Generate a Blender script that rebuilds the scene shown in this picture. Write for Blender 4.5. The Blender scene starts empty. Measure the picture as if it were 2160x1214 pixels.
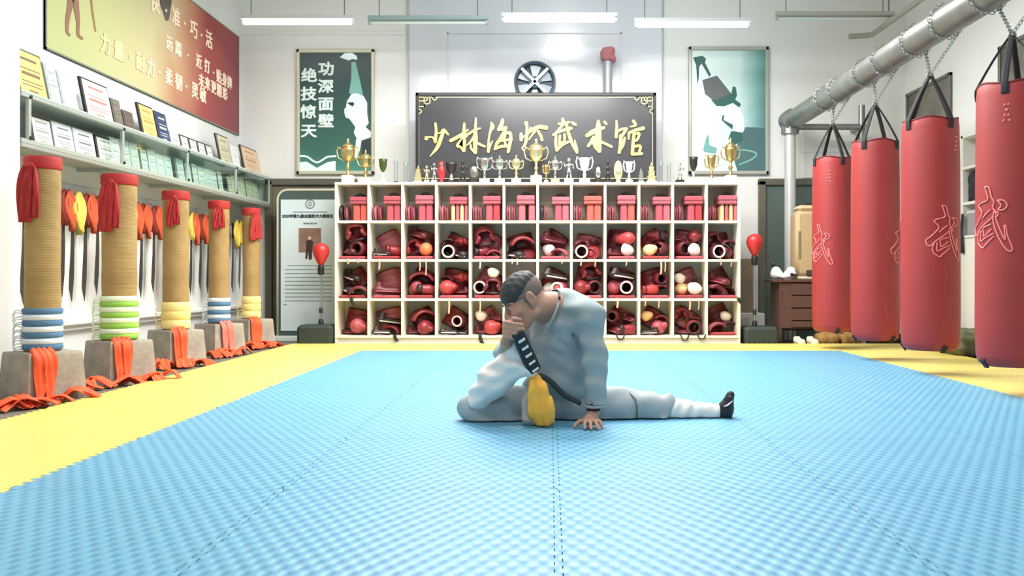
import bpy, math, random
import numpy as np
from mathutils import Vector, Matrix, Euler
random.seed(7)
RND = np.random.RandomState(11)
C = bpy.context.scene.collection
SC = bpy.context.scene
PI = math.pi

# ---------------------------------------------------------------- camera, sky, light, exposure
F_PX, H_CAM, CX, CY = 1870.0, 0.70, 1161.0, 582.0
cam = bpy.data.cameras.new('camera')
cam.sensor_width = 36.0
cam.lens = 36.0 * F_PX / 2160.0
cam.shift_x = (1080.0 - CX) / 2160.0
cam.shift_y = (CY - 607.0) / 2160.0
cam.clip_start = 0.05
camo = bpy.data.objects.new('camera', cam)
camo.location = (0, 0, H_CAM)
camo.rotation_euler = (PI / 2, 0, 0)
C.objects.link(camo)
SC.camera = camo

world = bpy.data.worlds.new('world')
world.use_nodes = True
SC.world = world
bg = world.node_tree.nodes['Background']
bg.inputs[0].default_value = (0.93, 0.97, 1.0, 1)
bg.inputs[1].default_value = 0.42

SC.view_settings.view_transform = 'Standard'
SC.view_settings.look = 'None'
SC.view_settings.exposure = 0.25
SC.view_settings.gamma = 1.0
SC.view_settings.use_curve_mapping = False


def area(name, loc, sx, sy, power, rot=(0, 0, 0), col=(1, 0.985, 0.95)):
    l = bpy.data.lights.new(name, 'AREA')
    l.shape = 'RECTANGLE'
    l.size, l.size_y, l.energy, l.color = sx, sy, power, col
    o = bpy.data.objects.new(name, l)
    o.location, o.rotation_euler = loc, rot
    C.objects.link(o)
    return o


# rows of ceiling strip lights over the mats (they hang above the frame)
CEIL_ROWS = [(-0.9, 7.9, 3.40, 110), (1.2, 7.9, 3.40, 90), (0.0, 6.2, 3.4, 115), (-0.5, 4.6, 3.5, 55), (1.0, 4.6, 3.5, 40), (0.2, 1.8, 3.5, 45)]
for i, (x, y, z, p) in enumerate(CEIL_ROWS):
    area('strip_light_lamp', (x, y, z), 1.8, 0.35, p)
# a round lamp under the ceiling, seen as a glow in the glossy wall panel
l_ = bpy.data.lights.new('round_lamp', 'POINT')
l_.energy, l_.shadow_soft_size, l_.color = 70, 0.16, (1, 0.985, 0.95)
lo_ = bpy.data.objects.new('round_lamp', l_)
lo_.location = (0.184, 7.72, 3.90)
C.objects.link(lo_)


# ---------------------------------------------------------------- helpers
def P(px, py, Y):
    """point at depth Y that the photograph shows at pixel (px, py)"""
    return Vector(((px - CX) * Y / F_PX, Y, H_CAM - (py - CY) * Y / F_PX))


def lin(c):
    return tuple(((v / 255.0) / 12.92 if v <= 10 else ((v / 255.0 + 0.055) / 1.055) ** 2.4) for v in c)


_M = {}


def mat(name, col, rough=0.6, metal=0.0, var=0.0, vs=6.0, bump=0.0, bs=40.0, spec=0.5, alpha=None, emit=0.0,
        coat=0.0, trans=0.0, col2=None, stretch=None):
    if name in _M:
        return _M[name]
    m = bpy.data.materials.new(name)
    m.use_nodes = True
    nt = m.node_tree
    b = nt.nodes['Principled BSDF']
    c = lin(col) + (1,)
    b.inputs['Base Color'].default_value = c
    b.inputs['Roughness'].default_value = rough
    b.inputs['Metallic'].default_value = metal
    b.inputs['Specular IOR Level'].default_value = spec
    if coat:
        b.inputs['Coat Weight'].default_value = coat
        b.inputs['Coat Roughness'].default_value = 0.15
    if trans:
        b.inputs['Transmission Weight'].default_value = trans
    if emit:
        b.inputs['Emission Color'].default_value = c
        b.inputs['Emission Strength'].default_value = emit
    if alpha is not None:
        b.inputs['Alpha'].default_value = alpha
    if var or bump:
        tc = nt.nodes.new('ShaderNodeTexCoord')
        mp = nt.nodes.new('ShaderNodeMapping')
        nt.links.new(tc.outputs['Object'], mp.inputs[0])
        if stretch:
            mp.inputs['Scale'].default_value = stretch
    if var:
        n = nt.nodes.new('ShaderNodeTexNoise')
        n.inputs['Scale'].default_value = vs
        n.inputs['Detail'].default_value = 6
        nt.links.new(mp.outputs[0], n.inputs['Vector'])
        r = nt.nodes.new('ShaderNodeValToRGB')
        r.color_ramp.elements[0].position = 0.3
        r.color_ramp.elements[1].position = 0.7
        d = lin(col2) if col2 else tuple(v * (1 - var) for v in c[:3])
        r.color_ramp.elements[0].color = d + (1,)
        r.color_ramp.elements[1].color = c
        nt.links.new(n.outputs[0], r.inputs[0])
        nt.links.new(r.outputs[0], b.inputs['Base Color'])
    if bump:
        n2 = nt.nodes.new('ShaderNodeTexNoise')
        n2.inputs['Scale'].default_value = bs
        n2.inputs['Detail'].default_value = 4
        nt.links.new(mp.outputs[0], n2.inputs['Vector'])
        bp = nt.nodes.new('ShaderNodeBump')
        bp.inputs['Strength'].default_value = bump
        bp.inputs['Distance'].default_value = 0.01
        nt.links.new(n2.outputs[0], bp.inputs['Height'])
        nt.links.new(bp.outputs[0], b.inputs['Normal'])
    _M[name] = m
    return m


class MB:
    """collects plain geometry, then links it as ONE mesh object"""

    def __init__(s):
        s.v, s.f = [], []

    def add(s, vs, fs):
        o = len(s.v)
        s.v += [tuple(v) for v in vs]
        s.f += [tuple(i + o for i in f) for f in fs]
        return s

    def box(s, lo, hi, bev=0.0, M=None):
        x0, y0, z0 = lo
        x1, y1, z1 = hi
        if bev <= 0:
            vs = [(x0, y0, z0), (x1, y0, z0), (x1, y1, z0), (x0, y1, z0), (x0, y0, z1), (x1, y0, z1), (x1, y1, z1), (x0, y1, z1)]
            fs = [(0, 3, 2, 1), (4, 5, 6, 7), (0, 1, 5, 4), (1, 2, 6, 5), (2, 3, 7, 6), (3, 0, 4, 7)]
        else:
            b = min(bev, (x1 - x0) / 2.01, (y1 - y0) / 2.01, (z1 - z0) / 2.01)
            vs, fs = [], []
            idx = {}
            for cx in (0, 1):
                for cy in (0, 1):
                    for cz in (0, 1):
                        X, Yv, Z = (x1 if cx else x0), (y1 if cy else y0), (z1 if cz else z0)
                        sx, sy, sz = (-b if cx else b), (-b if cy else b), (-b if cz else b)
                        idx[cx, cy, cz] = len(vs)
                        vs += [(X, Yv + sy, Z + sz), (X + sx, Yv, Z + sz), (X + sx, Yv + sy, Z)]
            g = lambda a, k: idx[a] + k
            for c in (0, 1):
                q = [(c, 0, 0), (c, 1, 0), (c, 1, 1), (c, 0, 1)]
                fs.append(tuple(g(a, 0) for a in (q if c else q[::-1])))
                q = [(0, c, 0), (1, c, 0), (1, c, 1), (0, c, 1)]
                fs.append(tuple(g(a, 1) for a in (q[::-1] if c else q)))
                q = [(0, 0, c), (1, 0, c), (1, 1, c), (0, 1, c)]
                fs.append(tuple(g(a, 2) for a in (q if c else q[::-1])))
            for a in (0, 1):
                for bb in (0, 1):
                    p, q = (0, a, bb), (1, a, bb)
                    fs.append((g(p, 1), g(q, 1), g(q, 2), g(p, 2)))
                    p, q = (a, 0, bb), (a, 1, bb)
                    fs.append((g(p, 0), g(q, 0), g(q, 2), g(p, 2)))
                    p, q = (a, bb, 0), (a, bb, 1)
                    fs.append((g(p, 0), g(q, 0), g(q, 1), g(p, 1)))
            for a in idx:
                fs.append((g(a, 0), g(a, 1), g(a, 2)))
        if M is not None:
            vs = [M @ Vector(v) for v in vs]
        return s.add(vs, fs)

    def lathe(s, prof, n=20, c=(0, 0, 0), M=None, sx=1.0, sy=1.0, caps=True):
        vs, fs = [], []
        for (r, z) in prof:
            for k in range(n):
                a = 2 * PI * k / n
                vs.append((c[0] + sx * r * math.cos(a), c[1] + sy * r * math.sin(a), c[2] + z))
        for i in range(len(prof) - 1):
            for k in range(n):
                k2 = (k + 1) % n
                fs.append((i * n + k, i * n + k2, (i + 1) * n + k2, (i + 1) * n + k))
        if caps:
            fs.append(tuple(range(n - 1, -1, -1)))
            fs.append(tuple((len(prof) - 1) * n + k for k in range(n)))
        if M is not None:
            vs = [M @ Vector(v) for v in vs]
        return s.add(vs, fs)

    def tube(s, pts, r, n=8, closed=False, flat=1.0):
        pts = [Vector(p) for p in pts]
        m = len(pts)
        rs = r if isinstance(r, (list, tuple)) else [r] * m
        vs, fs = [], []
        up = None
        for i, p in enumerate(pts):
            if closed:
                t = pts[(i + 1) % m] - pts[i - 1]
            else:
                t = pts[min(i + 1, m - 1)] - pts[max(i - 1, 0)]
            t = t.normalized() if t.length > 1e-9 else Vector((0, 0, 1))
            if up is None:
                up = Vector((0, 0, 1)) if abs(t.z) < 0.9 else Vector((0, 1, 0))
            a = t.cross(up)
            a = a.normalized() if a.length > 1e-6 else Vector((1, 0, 0))
            b = a.cross(t).normalized()
            up = b
            for k in range(n):
                an = 2 * PI * k / n
                vs.append(p + a * (rs[i] * math.cos(an)) + b * (rs[i] * flat * math.sin(an)))
        for i in range(m if closed else m - 1):
            j = (i + 1) % m
            for k in range(n):
                k2 = (k + 1) % n
                fs.append((i * n + k, j * n + k, j * n + k2, i * n + k2))
        if not closed:
            fs.append(tuple(range(n)))
            fs.append(tuple((m - 1) * n + k for k in range(n - 1, -1, -1)))
        return s.add(vs, fs)

    def cyl(s, a, b, r, r2=None, n=16):
        return s.tube([a, b], [r, r if r2 is None else r2], n)

    def ball(s, c, r, n=14, m=8, M=None):
        if not isinstance(r, (list, tuple)):
            r = (r, r, r)
        vs, fs = [], []
        for i in range(m + 1):
            t = PI * i / m
            for k in range(n):
                a = 2 * PI * k / n
                vs.append(Vector((r[0] * math.sin(t) * math.cos(a), r[1] * math.sin(t) * math.sin(a), r[2] * math.cos(t))))
        for i in range(m):
            for k in range(n):
                k2 = (k + 1) % n
                fs.append((i * n + k, (i + 1) * n + k, (i + 1) * n + k2, i * n + k2))
        if M is not None:
            vs = [M @ v for v in vs]
        return s.add([v + Vector(c) for v in vs], fs)

    def prism(s, poly, fn, t):
        """flat outline poly [(a, b)], placed by fn(a, b, depth), depth from 0 to t"""
        n = len(poly)
        vs = [fn(a, b, 0) for a, b in poly] + [fn(a, b, t) for a, b in poly]
        fs = [tuple(range(n)), tuple(range(2 * n - 1, n - 1, -1))]
        for i in range(n):
            j = (i + 1) % n
            fs.append((i, i + n, j + n, j))
        return s.add(vs, fs)

    def sheet(s, rows, t=0.003):
        """a cloth sheet given as rows of points, made thickness t"""
        nr, nc = len(rows), len(rows[0])
        V = [[Vector(p) for p in r] for r in rows]
        N = []
        for i in range(nr):
            for j in range(nc):
                a = V[min(i + 1, nr - 1)][j] - V[max(i - 1, 0)][j]
                b = V[i][min(j + 1, nc - 1)] - V[i][max(j - 1, 0)]
                n = a.cross(b)
                N.append(n.normalized() if n.length > 1e-9 else Vector((0, 1, 0)))
        top = [V[i][j] + N[i * nc + j] * (t / 2) for i in range(nr) for j in range(nc)]
        bot = [V[i][j] - N[i * nc + j] * (t / 2) for i in range(nr) for j in range(nc)]
        o = nr * nc
        fs = []
        for i in range(nr - 1):
            for j in range(nc - 1):
                a, b, c2, d = i * nc + j, i * nc + j + 1, (i + 1) * nc + j + 1, (i + 1) * nc + j
                fs.append((a, b, c2, d))
                fs.append((a + o, d + o, c2 + o, b + o))
        for i in range(nr - 1):
            for j in (0, nc - 1):
                a, d = i * nc + j, (i + 1) * nc + j
                fs.append((a, d, d + o, a + o))
        for j in range(nc - 1):
            for i in (0, nr - 1):
                a, b = i * nc + j, i * nc + j + 1
                fs.append((a, b, b + o, a + o))
        return s.add(top + bot, fs)

    def build(s, name, m, parent=None, smooth=False, loc=None):
        me = bpy.data.meshes.new(name)
        v = s.v
        if loc is not None:
            v = [(a[0] - loc[0], a[1] - loc[1], a[2] - loc[2]) for a in v]
        me.from_pydata(v, [], s.f)
        me.validate()
        import bmesh
        bm = bmesh.new()
        bm.from_mesh(me)
        bmesh.ops.recalc_face_normals(bm, faces=bm.faces)
        bm.to_mesh(me)
        bm.free()
        me.materials.append(m)
        if smooth:
            me.shade_auto_smooth(use_auto_smooth=True, angle=0.7) if hasattr(me, 'shade_auto_smooth') else me.polygons.foreach_set('use_smooth', [True] * len(me.polygons))
            if smooth == 2:
                me.polygons.foreach_set('use_smooth', [True] * len(me.polygons))
            else:
                me.set_sharp_from_angle(angle=0.75)
                me.polygons.foreach_set('use_smooth', [True] * len(me.polygons))
                me.set_sharp_from_angle(angle=0.75)
        o = bpy.data.objects.new(name, me)
        C.objects.link(o)
        if parent is not None:
            o.parent = parent
        return o


def thing(name, label, cat, loc=(0, 0, 0), rz=0.0, group=None):
    o = bpy.data.objects.new(name, None)
    o.empty_display_size = 0.1
    C.objects.link(o)
    o.location, o.rotation_euler = loc, (0, 0, rz)
    return tag(o, label, cat, group)


def tag(o, label, cat, group=None):
    o['label'], o['category'] = label, cat
    if group:
        o['group'] = group
    return o


def struct(name, mb, m, **k):
    o = mb.build(name, m, **k)
    o['kind'] = 'structure'
    return o


def copy_tree(o, parent=None):
    c = o.copy()
    C.objects.link(c)
    c.parent = parent
    for ch in o.children:
        copy_tree(ch, c)
    return c


def text_mesh(body, size, bold=0.0, depth=0.004):
    cu = bpy.data.curves.new('lettering', 'FONT')
    cu.body = body
    cu.size = size
    cu.bevel_depth, cu.bevel_resolution = bold, 0
    cu.extrude = depth
    cu.align_x, cu.align_y = 'CENTER', 'CENTER'
    cu.resolution_u = 3
    o = bpy.data.objects.new('lettering', cu)
    C.objects.link(o)
    dg = bpy.context.evaluated_depsgraph_get()
    dg.update()
    me = bpy.data.meshes.new_from_object(o.evaluated_get(dg))
    bpy.data.objects.remove(o)
    bpy.data.curves.remove(cu)
    return me


def text_part(name, body, size, M, m, parent, bold=0.0, depth=0.004):
    me = text_mesh(body, size, bold, depth)
    me.transform(M)
    me.materials.clear()
    me.materials.append(m)
    o = bpy.data.objects.new(name, me)
    C.objects.link(o)
    o.parent = parent
    return o


# frames for writing: lettering lies in local XY, so turn it onto a wall
def face_cam(p, sx=1.0):      # reads on a plane whose front looks towards -Y
    return Matrix.Translation(p) @ Matrix.Rotation(PI / 2, 4, 'X') @ Matrix.Diagonal((sx, 1, 1, 1))


def face_px(p, sx=1.0):       # reads on the side wall whose front looks towards +X
    return Matrix.Translation(p) @ Matrix(((0, 0, 1, 0), (1, 0, 0, 0), (0, 1, 0, 0), (0, 0, 0, 1))) @ Matrix.Diagonal((sx, 1, 1, 1))


def catmull(pts, n=6):
    pts = [np.array(p, float) for p in pts]
    if len(pts) < 3:
        return pts if len(pts) < 2 else [pts[0] + (pts[1] - pts[0]) * k / n for k in range(n + 1)]
    q = [2 * pts[0] - pts[1]] + pts + [2 * pts[-1] - pts[-2]]
    out = []
    for i in range(1, len(q) - 2):
        for k in range(n):
            t = k / n
            out.append(0.5 * (2 * q[i] + (q[i + 1] - q[i - 1]) * t + (2 * q[i - 1] - 5 * q[i] + 4 * q[i + 1] - q[i + 2]) * t * t
                              + (3 * q[i] - q[i - 1] - 3 * q[i + 1] + q[i + 2]) * t ** 3))
    out.append(q[-2])
    return out


def stroke_poly(pts, n=5):
    """outline of a brush stroke: pts = [(x, y, width)]"""
    c = catmull(pts, n)
    L, R = [], []
    m = len(c)
    for i, p in enumerate(c):
        t = c[min(i + 1, m - 1)][:2] - c[max(i - 1, 0)][:2]
        t = t / (np.linalg.norm(t) + 1e-9)
        nn = np.array((-t[1], t[0]))
        w = max(p[2], 1) / 2
        L.append(p[:2] + nn * w)
        R.append(p[:2] - nn * w)
    def cap(p, t, w):
        a0 = math.atan2(t[1], t[0])
        return [p[:2] + w * np.array((math.cos(a0 + a), math.sin(a0 + a))) for a in (0.9, 0.45, 0, -0.45, -0.9)]
    t1 = c[-1][:2] - c[-2][:2]
    t0 = c[0][:2] - c[1][:2]
    poly = L + cap(c[-1], t1, max(c[-1][2], 1) / 2) + R[::-1] + cap(c[0], t0, max(c[0][2], 1) / 2)
    return [tuple(p) for p in poly]


# ---------------------------------------------------------------- soft shapes: distance fields turned into one closed mesh
class Field:
    def __init__(s, lo, hi, h):
        s.lo, s.h = np.array(lo, float), h
        s.n = np.ceil((np.array(hi, float) - s.lo) / h).astype(int) + 1
        s.F = np.full(s.n, 1.0, np.float32)
        s.ax = [s.lo[i] + h * np.arange(s.n[i]) for i in range(3)]

    def window(s, lo, hi):
        sl, g = [], []
        for i in range(3):
            a = int(max(0, math.floor((lo[i] - s.lo[i]) / s.h)))
            b = int(min(s.n[i], math.ceil((hi[i] - s.lo[i]) / s.h) + 1))
            if b <= a:
                return None, None
            sl.append(slice(a, b))
            g.append(s.ax[i][a:b])
        X = np.meshgrid(*g, indexing='ij', sparse=True)
        return tuple(sl), X

    def put(s, d, sl, k, cut=False):
        a = s.F[sl]
        if cut:
            d = -d
            hh = np.clip(0.5 - 0.5 * (a - d) / max(k, 1e-6), 0, 1)
            s.F[sl] = a + (d - a) * hh + k * hh * (1 - hh)
        else:
            hh = np.clip(0.5 + 0.5 * (a - d) / max(k, 1e-6), 0, 1)
            s.F[sl] = a + (d - a) * hh - k * hh * (1 - hh)

    def cone(s, a, b, ra, rb, k=0.02, cut=False, flat=None):
        a, b = np.array(a, float), np.array(b, float)
        m = max(ra, rb) + k + 3 * s.h
        sl, X = s.window(np.minimum(a, b) - m, np.maximum(a, b) + m)
        if sl is None:
            return s
        ba = b - a
        L2 = float(ba @ ba) + 1e-12
        p = [X[i] - a[i] for i in range(3)]
        t = np.clip((p[0] * ba[0] + p[1] * ba[1] + p[2] * ba[2]) / L2, 0, 1)
        q = [p[i] - t * ba[i] for i in range(3)]
        if flat is not None:      # (direction, factor): squash across a direction
            dv, fac = np.array(flat[0], float), flat[1]
            dv = dv / np.linalg.norm(dv)
            e = q[0] * dv[0] + q[1] * dv[1] + q[2] * dv[2]
            q = [q[i] + e * dv[i] * (1 / fac - 1) for i in range(3)]
        d = np.sqrt(q[0] ** 2 + q[1] ** 2 + q[2] ** 2) - (ra + (rb - ra) * t)
        s.put(d.astype(np.float32), sl, k, cut)
        return s

    def chain(s, pts, rs, k=0.02, **kw):
        for i in range(len(pts) - 1):
            s.cone(pts[i], pts[i + 1], rs[i], rs[i + 1], k, **kw)
        return s

    def ell(s, c, r, R=None, k=0.02, cut=False):
        c, r = np.array(c, float), np.array(r, float)
        m = r.max() + k + 3 * s.h
        sl, X = s.window(c - m, c + m)
        if sl is None:
            return s
        p = [X[i] - c[i] for i in range(3)]
        if R is not None:
            R = np.array(R, float)        # rows are the local axes
            p = [p[0] * R[j][0] + p[1] * R[j][1] + p[2] * R[j][2] for j in range(3)]
        k0 = np.sqrt(sum((p[i] / r[i]) ** 2 for i in range(3)))
        k1 = np.sqrt(sum((p[i] / r[i] ** 2) ** 2 for i in range(3))) + 1e-9
        d = np.where(k0 < 1e-3, -r.min(), k0 * (k0 - 1) / k1)
        s.put(d.astype(np.float32), sl, k, cut)
        return s

    def box(s, c, b, rad, R=None, k=0.01, cut=False):
        c, b = np.array(c, float), np.array(b, float)
        m = np.linalg.norm(b) + k + 3 * s.h
        sl, X = s.window(c - m, c + m)
        if sl is None:
            return s
        p = [X[i] - c[i] for i in range(3)]
        if R is not None:
            R = np.array(R, float)
            p = [p[0] * R[j][0] + p[1] * R[j][1] + p[2] * R[j][2] for j in range(3)]
        q = [np.abs(p[i]) - (b[i] - rad) for i in range(3)]
        d = np.sqrt(sum(np.maximum(v, 0) ** 2 for v in q)) + np.minimum(np.maximum(np.maximum(q[0], q[1]), q[2]), 0) - rad
        s.put(d.astype(np.float32), sl, k, cut)
        return s

    def add(s, fn):
        X = np.meshgrid(*s.ax, indexing='ij', sparse=True)
        s.F = (s.F + fn(*X)).astype(np.float32)
        return s

    def keep(s, fn):
        """keep only where fn(x, y, z) < 0"""
        X = np.meshgrid(*s.ax, indexing='ij', sparse=True)
        s.F = np.maximum(s.F, fn(*X)).astype(np.float32)
        return s

    def mesh(s, smooth=2):
        F = s.F
        F[0], F[-1], F[:, 0], F[:, -1], F[:, :, 0], F[:, :, -1] = 1, 1, 1, 1, 1, 1
        ins = F < 0
        nx, ny, nz = (v - 1 for v in F.shape)
        cnt = np.zeros((nx, ny, nz), np.int8)
        sh = [(i, j, k) for i in (0, 1) for j in (0, 1) for k in (0, 1)]
        for (i, j, k) in sh:
            cnt += ins[i:i + nx, j:j + ny, k:k + nz]
        act = (cnt > 0) & (cnt < 8)
        I = np.argwhere(act)
        idx = np.full(act.shape, -1, np.int64)
        idx[act] = np.arange(len(I))
        acc = np.zeros((len(I), 3))
        num = np.zeros(len(I))
        val = {c: F[I[:, 0] + c[0], I[:, 1] + c[1], I[:, 2] + c[2]] for c in sh}
        for a in sh:
            for ax in range(3):
                if a[ax] == 0:
                    b = tuple(1 if q == ax else a[q] for q in range(3))
                    va, vb = val[a], val[b]
                    x = (va < 0) != (vb < 0)
                    t = np.where(x, va / np.where(va == vb, 1, va - vb), 0)
                    pt = np.array(a, float)[None, :].repeat(len(I), 0)
                    pt[:, ax] += t
                    acc += pt * x[:, None]
                    num += x
        V = (I + acc / np.maximum(num, 1)[:, None])
        Q = []
        for ax in range(3):
            o1, o2 = [(1, 2), (2, 0), (0, 1)][ax]
            A = ins
            sl0 = [slice(1, -1)] * 3
            sl0[ax] = slice(0, -1)
            sl1 = [slice(1, -1)] * 3
            sl1[ax] = slice(1, None)
            a, b = A[tuple(sl0)], A[tuple(sl1)]
            E = np.argwhere(a != b)
            if len(E) == 0:
                continue
            sgn = a[tuple(E.T)]
            base = E.copy()
            base[:, o1] += 1
            base[:, o2] += 1
            def cell(d1, d2):
                c = base.copy()
                c[:, o1] -= d1
                c[:, o2] -= d2
                return idx[tuple(c.T)]
            q = np.stack([cell(1, 1), cell(0, 1), cell(0, 0), cell(1, 0)], 1)
            q[~sgn] = q[~sgn][:, ::-1]
            Q.append(q)
        Q = np.concatenate(Q)
        Q = Q[(Q >= 0).all(1)]
        for _ in range(smooth):
            S = np.zeros_like(V)
            n = np.zeros(len(V))
            for i in range(4):
                for j in ((i + 1) % 4, (i + 3) % 4):
                    np.add.at(S, Q[:, i], V[Q[:, j]])
                    np.add.at(n, Q[:, i], 1)
            V = 0.5 * V + 0.5 * S / np.maximum(n, 1)[:, None]
        return s.lo + V * s.h, Q

    def build(s, name, m, parent=None, loc=(0, 0, 0), smooth=2):
        V, Q = s.mesh(smooth)
        me = bpy.data.meshes.new(name)
        me.from_pydata((V - np.array(loc, float)).tolist(), [], Q.tolist())
        me.polygons.foreach_set('use_smooth', [True] * len(me.polygons))
        me.materials.append(m)
        o = bpy.data.objects.new(name, me)
        C.objects.link(o)
        if parent is not None:
            o.parent = parent
        return o


def wrinkle(amp, comps):
    def fn(x, y, z):
        t = 0
        for (kx, ky, kz, ph) in comps:
            t = t + np.sin(kx * x + ky * y + kz * z + ph + 1.3 * np.sin(7 * x + 9 * y - 8 * z + ph))
        return amp * t
    return fn


ORD = ['first', 'second', 'third', 'fourth', 'fifth', 'sixth', 'seventh', 'eighth', 'ninth', 'tenth', 'eleventh', 'twelfth',
       'thirteenth', 'fourteenth', 'fifteenth', 'sixteenth', 'seventeenth', 'eighteenth', 'nineteenth', 'twentieth']

# ---------------------------------------------------------------- room shell
YB, XL, XR, ZC, ZF = 10.3, -3.61, 4.12, 4.2, -0.025
white = mat('white_wall_paint', (226, 226, 224), 0.55, var=0.03, vs=1.5, bump=0.05, bs=60)
whitegl = mat('white_gloss_panel', (206, 210, 218), 0.17, spec=0.6, var=0.02, vs=1.0)
struct('wall_back', MB().box((XL - 0.1, YB, ZF), (XR + 0.1, YB + 0.12, ZC)), white)
struct('wall_left', MB().box((XL - 0.12, -1.2, ZF), (XL, YB + 0.12, ZC)), white)
struct('wall_right', MB().box((XR, -1.2, ZF), (XR + 0.12, YB + 0.12, ZC)), white)
struct('ceiling', MB().box((XL - 0.12, -1.2, ZC), (XR + 0.12, YB + 0.12, ZC + 0.1)), white)
floor = struct('floor', MB().box((XL - 0.1, -1.2, ZF - 0.1), (XR + 0.1, YB + 0.1, ZF)),
               mat('grey_concrete', (120, 116, 106), 0.7, var=0.3, vs=4, bump=0.2, bs=30))
struct('wall_left_pier', MB().box((XL - 0.02, 4.7, ZF), (-3.225, 5.40, ZC), 0.01), white)
# wainscot ledge along the side wall, cornice along the end wall
struct('trim_1', MB().box((XL - 0.01, 5.4, 0.335), (XL + 0.09, YB, 0.375), 0.008).box((XL - 0.01, 5.4, 0.30), (XL + 0.05, YB, 0.335)), white)
struct('baseboard_left', MB().box((XL - 0.01, 5.4, ZF), (XL + 0.03, YB, 0.12), 0.005), white)
struct('trim_2', MB().box((XL, YB - 0.02, 3.50), (-1.67, YB + 0.01, 3.53)), white)
# projecting glossy panel in the middle of the end wall, with a bead line on it
pan = struct('wall_back_panel', MB().box((-1.634, YB - 0.08, ZF), (1.292, YB + 0.01, ZC), 0.01), whitegl)
bd = MB()
for (a, b) in (((945, 70), (945, 300)), ((1310, 70), (1310, 300)), ((945, 70), (1310, 70))):
    p, q = P(a[0], a[1], YB - 0.085), P(b[0], b[1], YB - 0.085)
    bd.box((min(p.x, q.x) - 0.007, YB - 0.09, min(p.z, q.z) - 0.007), (max(p.x, q.x) + 0.007, YB - 0.075, max(p.z, q.z) + 0.007))
bd.build('bead_line', mat('grey_bead', (205, 208, 214), 0.4), pan)
# two dark doors in the end wall, mostly hidden
dk = mat('door_grey_brown', (96, 92, 80), 0.5, var=0.15, vs=5)
dleaf = mat('door_leaf_green_grey', (84, 98, 92), 0.45, var=0.1, vs=3)
for k, (x0, x1) in enumerate(((-3.235, -2.30), (2.47, 3.42))):
    d = struct('door_%d' % (k + 1), MB().box((x0, YB - 0.035, ZF), (x1, YB + 0.01, 1.75)), dleaf if k else mat('door_leaf_brown', (112, 104, 88), 0.5, var=0.1))
    fr = MB()
    fr.box((x0 - 0.06, YB - 0.07, ZF), (x0 + 0.02, YB + 0.005, 1.80), 0.006)
    fr.box((x1 - 0.02, YB - 0.07, ZF), (x1 + 0.06, YB + 0.005, 1.80), 0.006)
    fr.box((x0 - 0.06, YB - 0.07, 1.75), (x1 + 0.06, YB + 0.005, 1.825), 0.006)
    fr.build('door_frame', dk, d)
    MB().cyl((x0 + 0.1, YB - 0.08, 0.85), (x0 + 0.1, YB - 0.03, 0.85), 0.02).build('door_knob', mat('brushed_steel', (180, 182, 184), 0.3, 1.0), d, smooth=True)
struct('trim_3', MB().box((2.92, YB - 0.03, 1.83), (3.55, YB + 0.01, 2.46), 0.01).box((2.92, YB - 0.04, 2.13), (3.55, YB - 0.02, 2.15)), white)

# ---------------------------------------------------------------- foam puzzle mats on the floor
T, X0, Y0 = 0.9, 0.02, 2.92


def mat_material(name, c1, c2, bump):
    m = bpy.data.materials.new(name)
    m.use_nodes = True
    nt = m.node_tree
    b = nt.nodes['Principled BSDF']
    b.inputs['Roughness'].default_value = 0.42
    b.inputs['Specular IOR Level'].default_value = 0.45
    tc = nt.nodes.new('ShaderNodeTexCoord')
    sp = nt.nodes.new('ShaderNodeSeparateXYZ')
    nt.links.new(tc.outputs['Object'], sp.inputs[0])

    def mth(op, a, v=None):
        n = nt.nodes.new('ShaderNodeMath')
        n.operation = op
        for i, q in enumerate((a, v)):
            if q is None:
                continue
            if isinstance(q, (int, float)):
                n.inputs[i].default_value = q
            else:
                nt.links.new(q, n.inputs[i])
        return n.outputs[0]
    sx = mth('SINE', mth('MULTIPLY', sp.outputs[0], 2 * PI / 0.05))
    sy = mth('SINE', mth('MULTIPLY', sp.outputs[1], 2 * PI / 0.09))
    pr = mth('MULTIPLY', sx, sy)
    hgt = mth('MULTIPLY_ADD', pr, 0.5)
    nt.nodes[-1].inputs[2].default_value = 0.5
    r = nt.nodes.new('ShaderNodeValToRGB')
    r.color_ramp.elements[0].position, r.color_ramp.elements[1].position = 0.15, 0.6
    r.color_ramp.elements[0].color = lin(c2) + (1,)  # weave recesses get a darker tone: shading put into the colour, besides the bump
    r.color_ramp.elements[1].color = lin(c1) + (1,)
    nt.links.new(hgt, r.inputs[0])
    nz = nt.nodes.new('ShaderNodeTexNoise')
    nz.inputs['Scale'].default_value = 2.2
    nt.links.new(tc.outputs['Object'], nz.inputs['Vector'])
    mx = nt.nodes.new('ShaderNodeMix')
    mx.data_type = 'RGBA'
    mx.blend_type = 'MULTIPLY'
    mx.inputs[0].default_value = 0.12
    nt.links.new(r.outputs[0], mx.inputs[6])
    nt.links.new(nz.outputs[0], mx.inputs[7])
    nt.links.new(mx.outputs[2], b.inputs['Base Color'])
    bp = nt.nodes.new('ShaderNodeBump')
    bp.inputs['Strength'].default_value = bump
    bp.inputs['Distance'].default_value = 0.004
    nt.links.new(hgt, bp.inputs['Height'])
    nt.links.new(bp.outputs[0], b.inputs['Normal'])
    return m


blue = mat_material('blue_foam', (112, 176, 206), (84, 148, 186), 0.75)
yellow = mat_material('yellow_foam', (240, 220, 120), (235, 213, 110), 0.2)


def tooth_profile(n=16, amp=0.010):
    out = []
    for i in range(n):
        for (t, s) in ((0.0, -1), (0.42, -1), (0.5, 1), (0.92, 1)):
            out.append(((i + t) / n, s * amp))
    return out


TP = tooth_profile()


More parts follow.
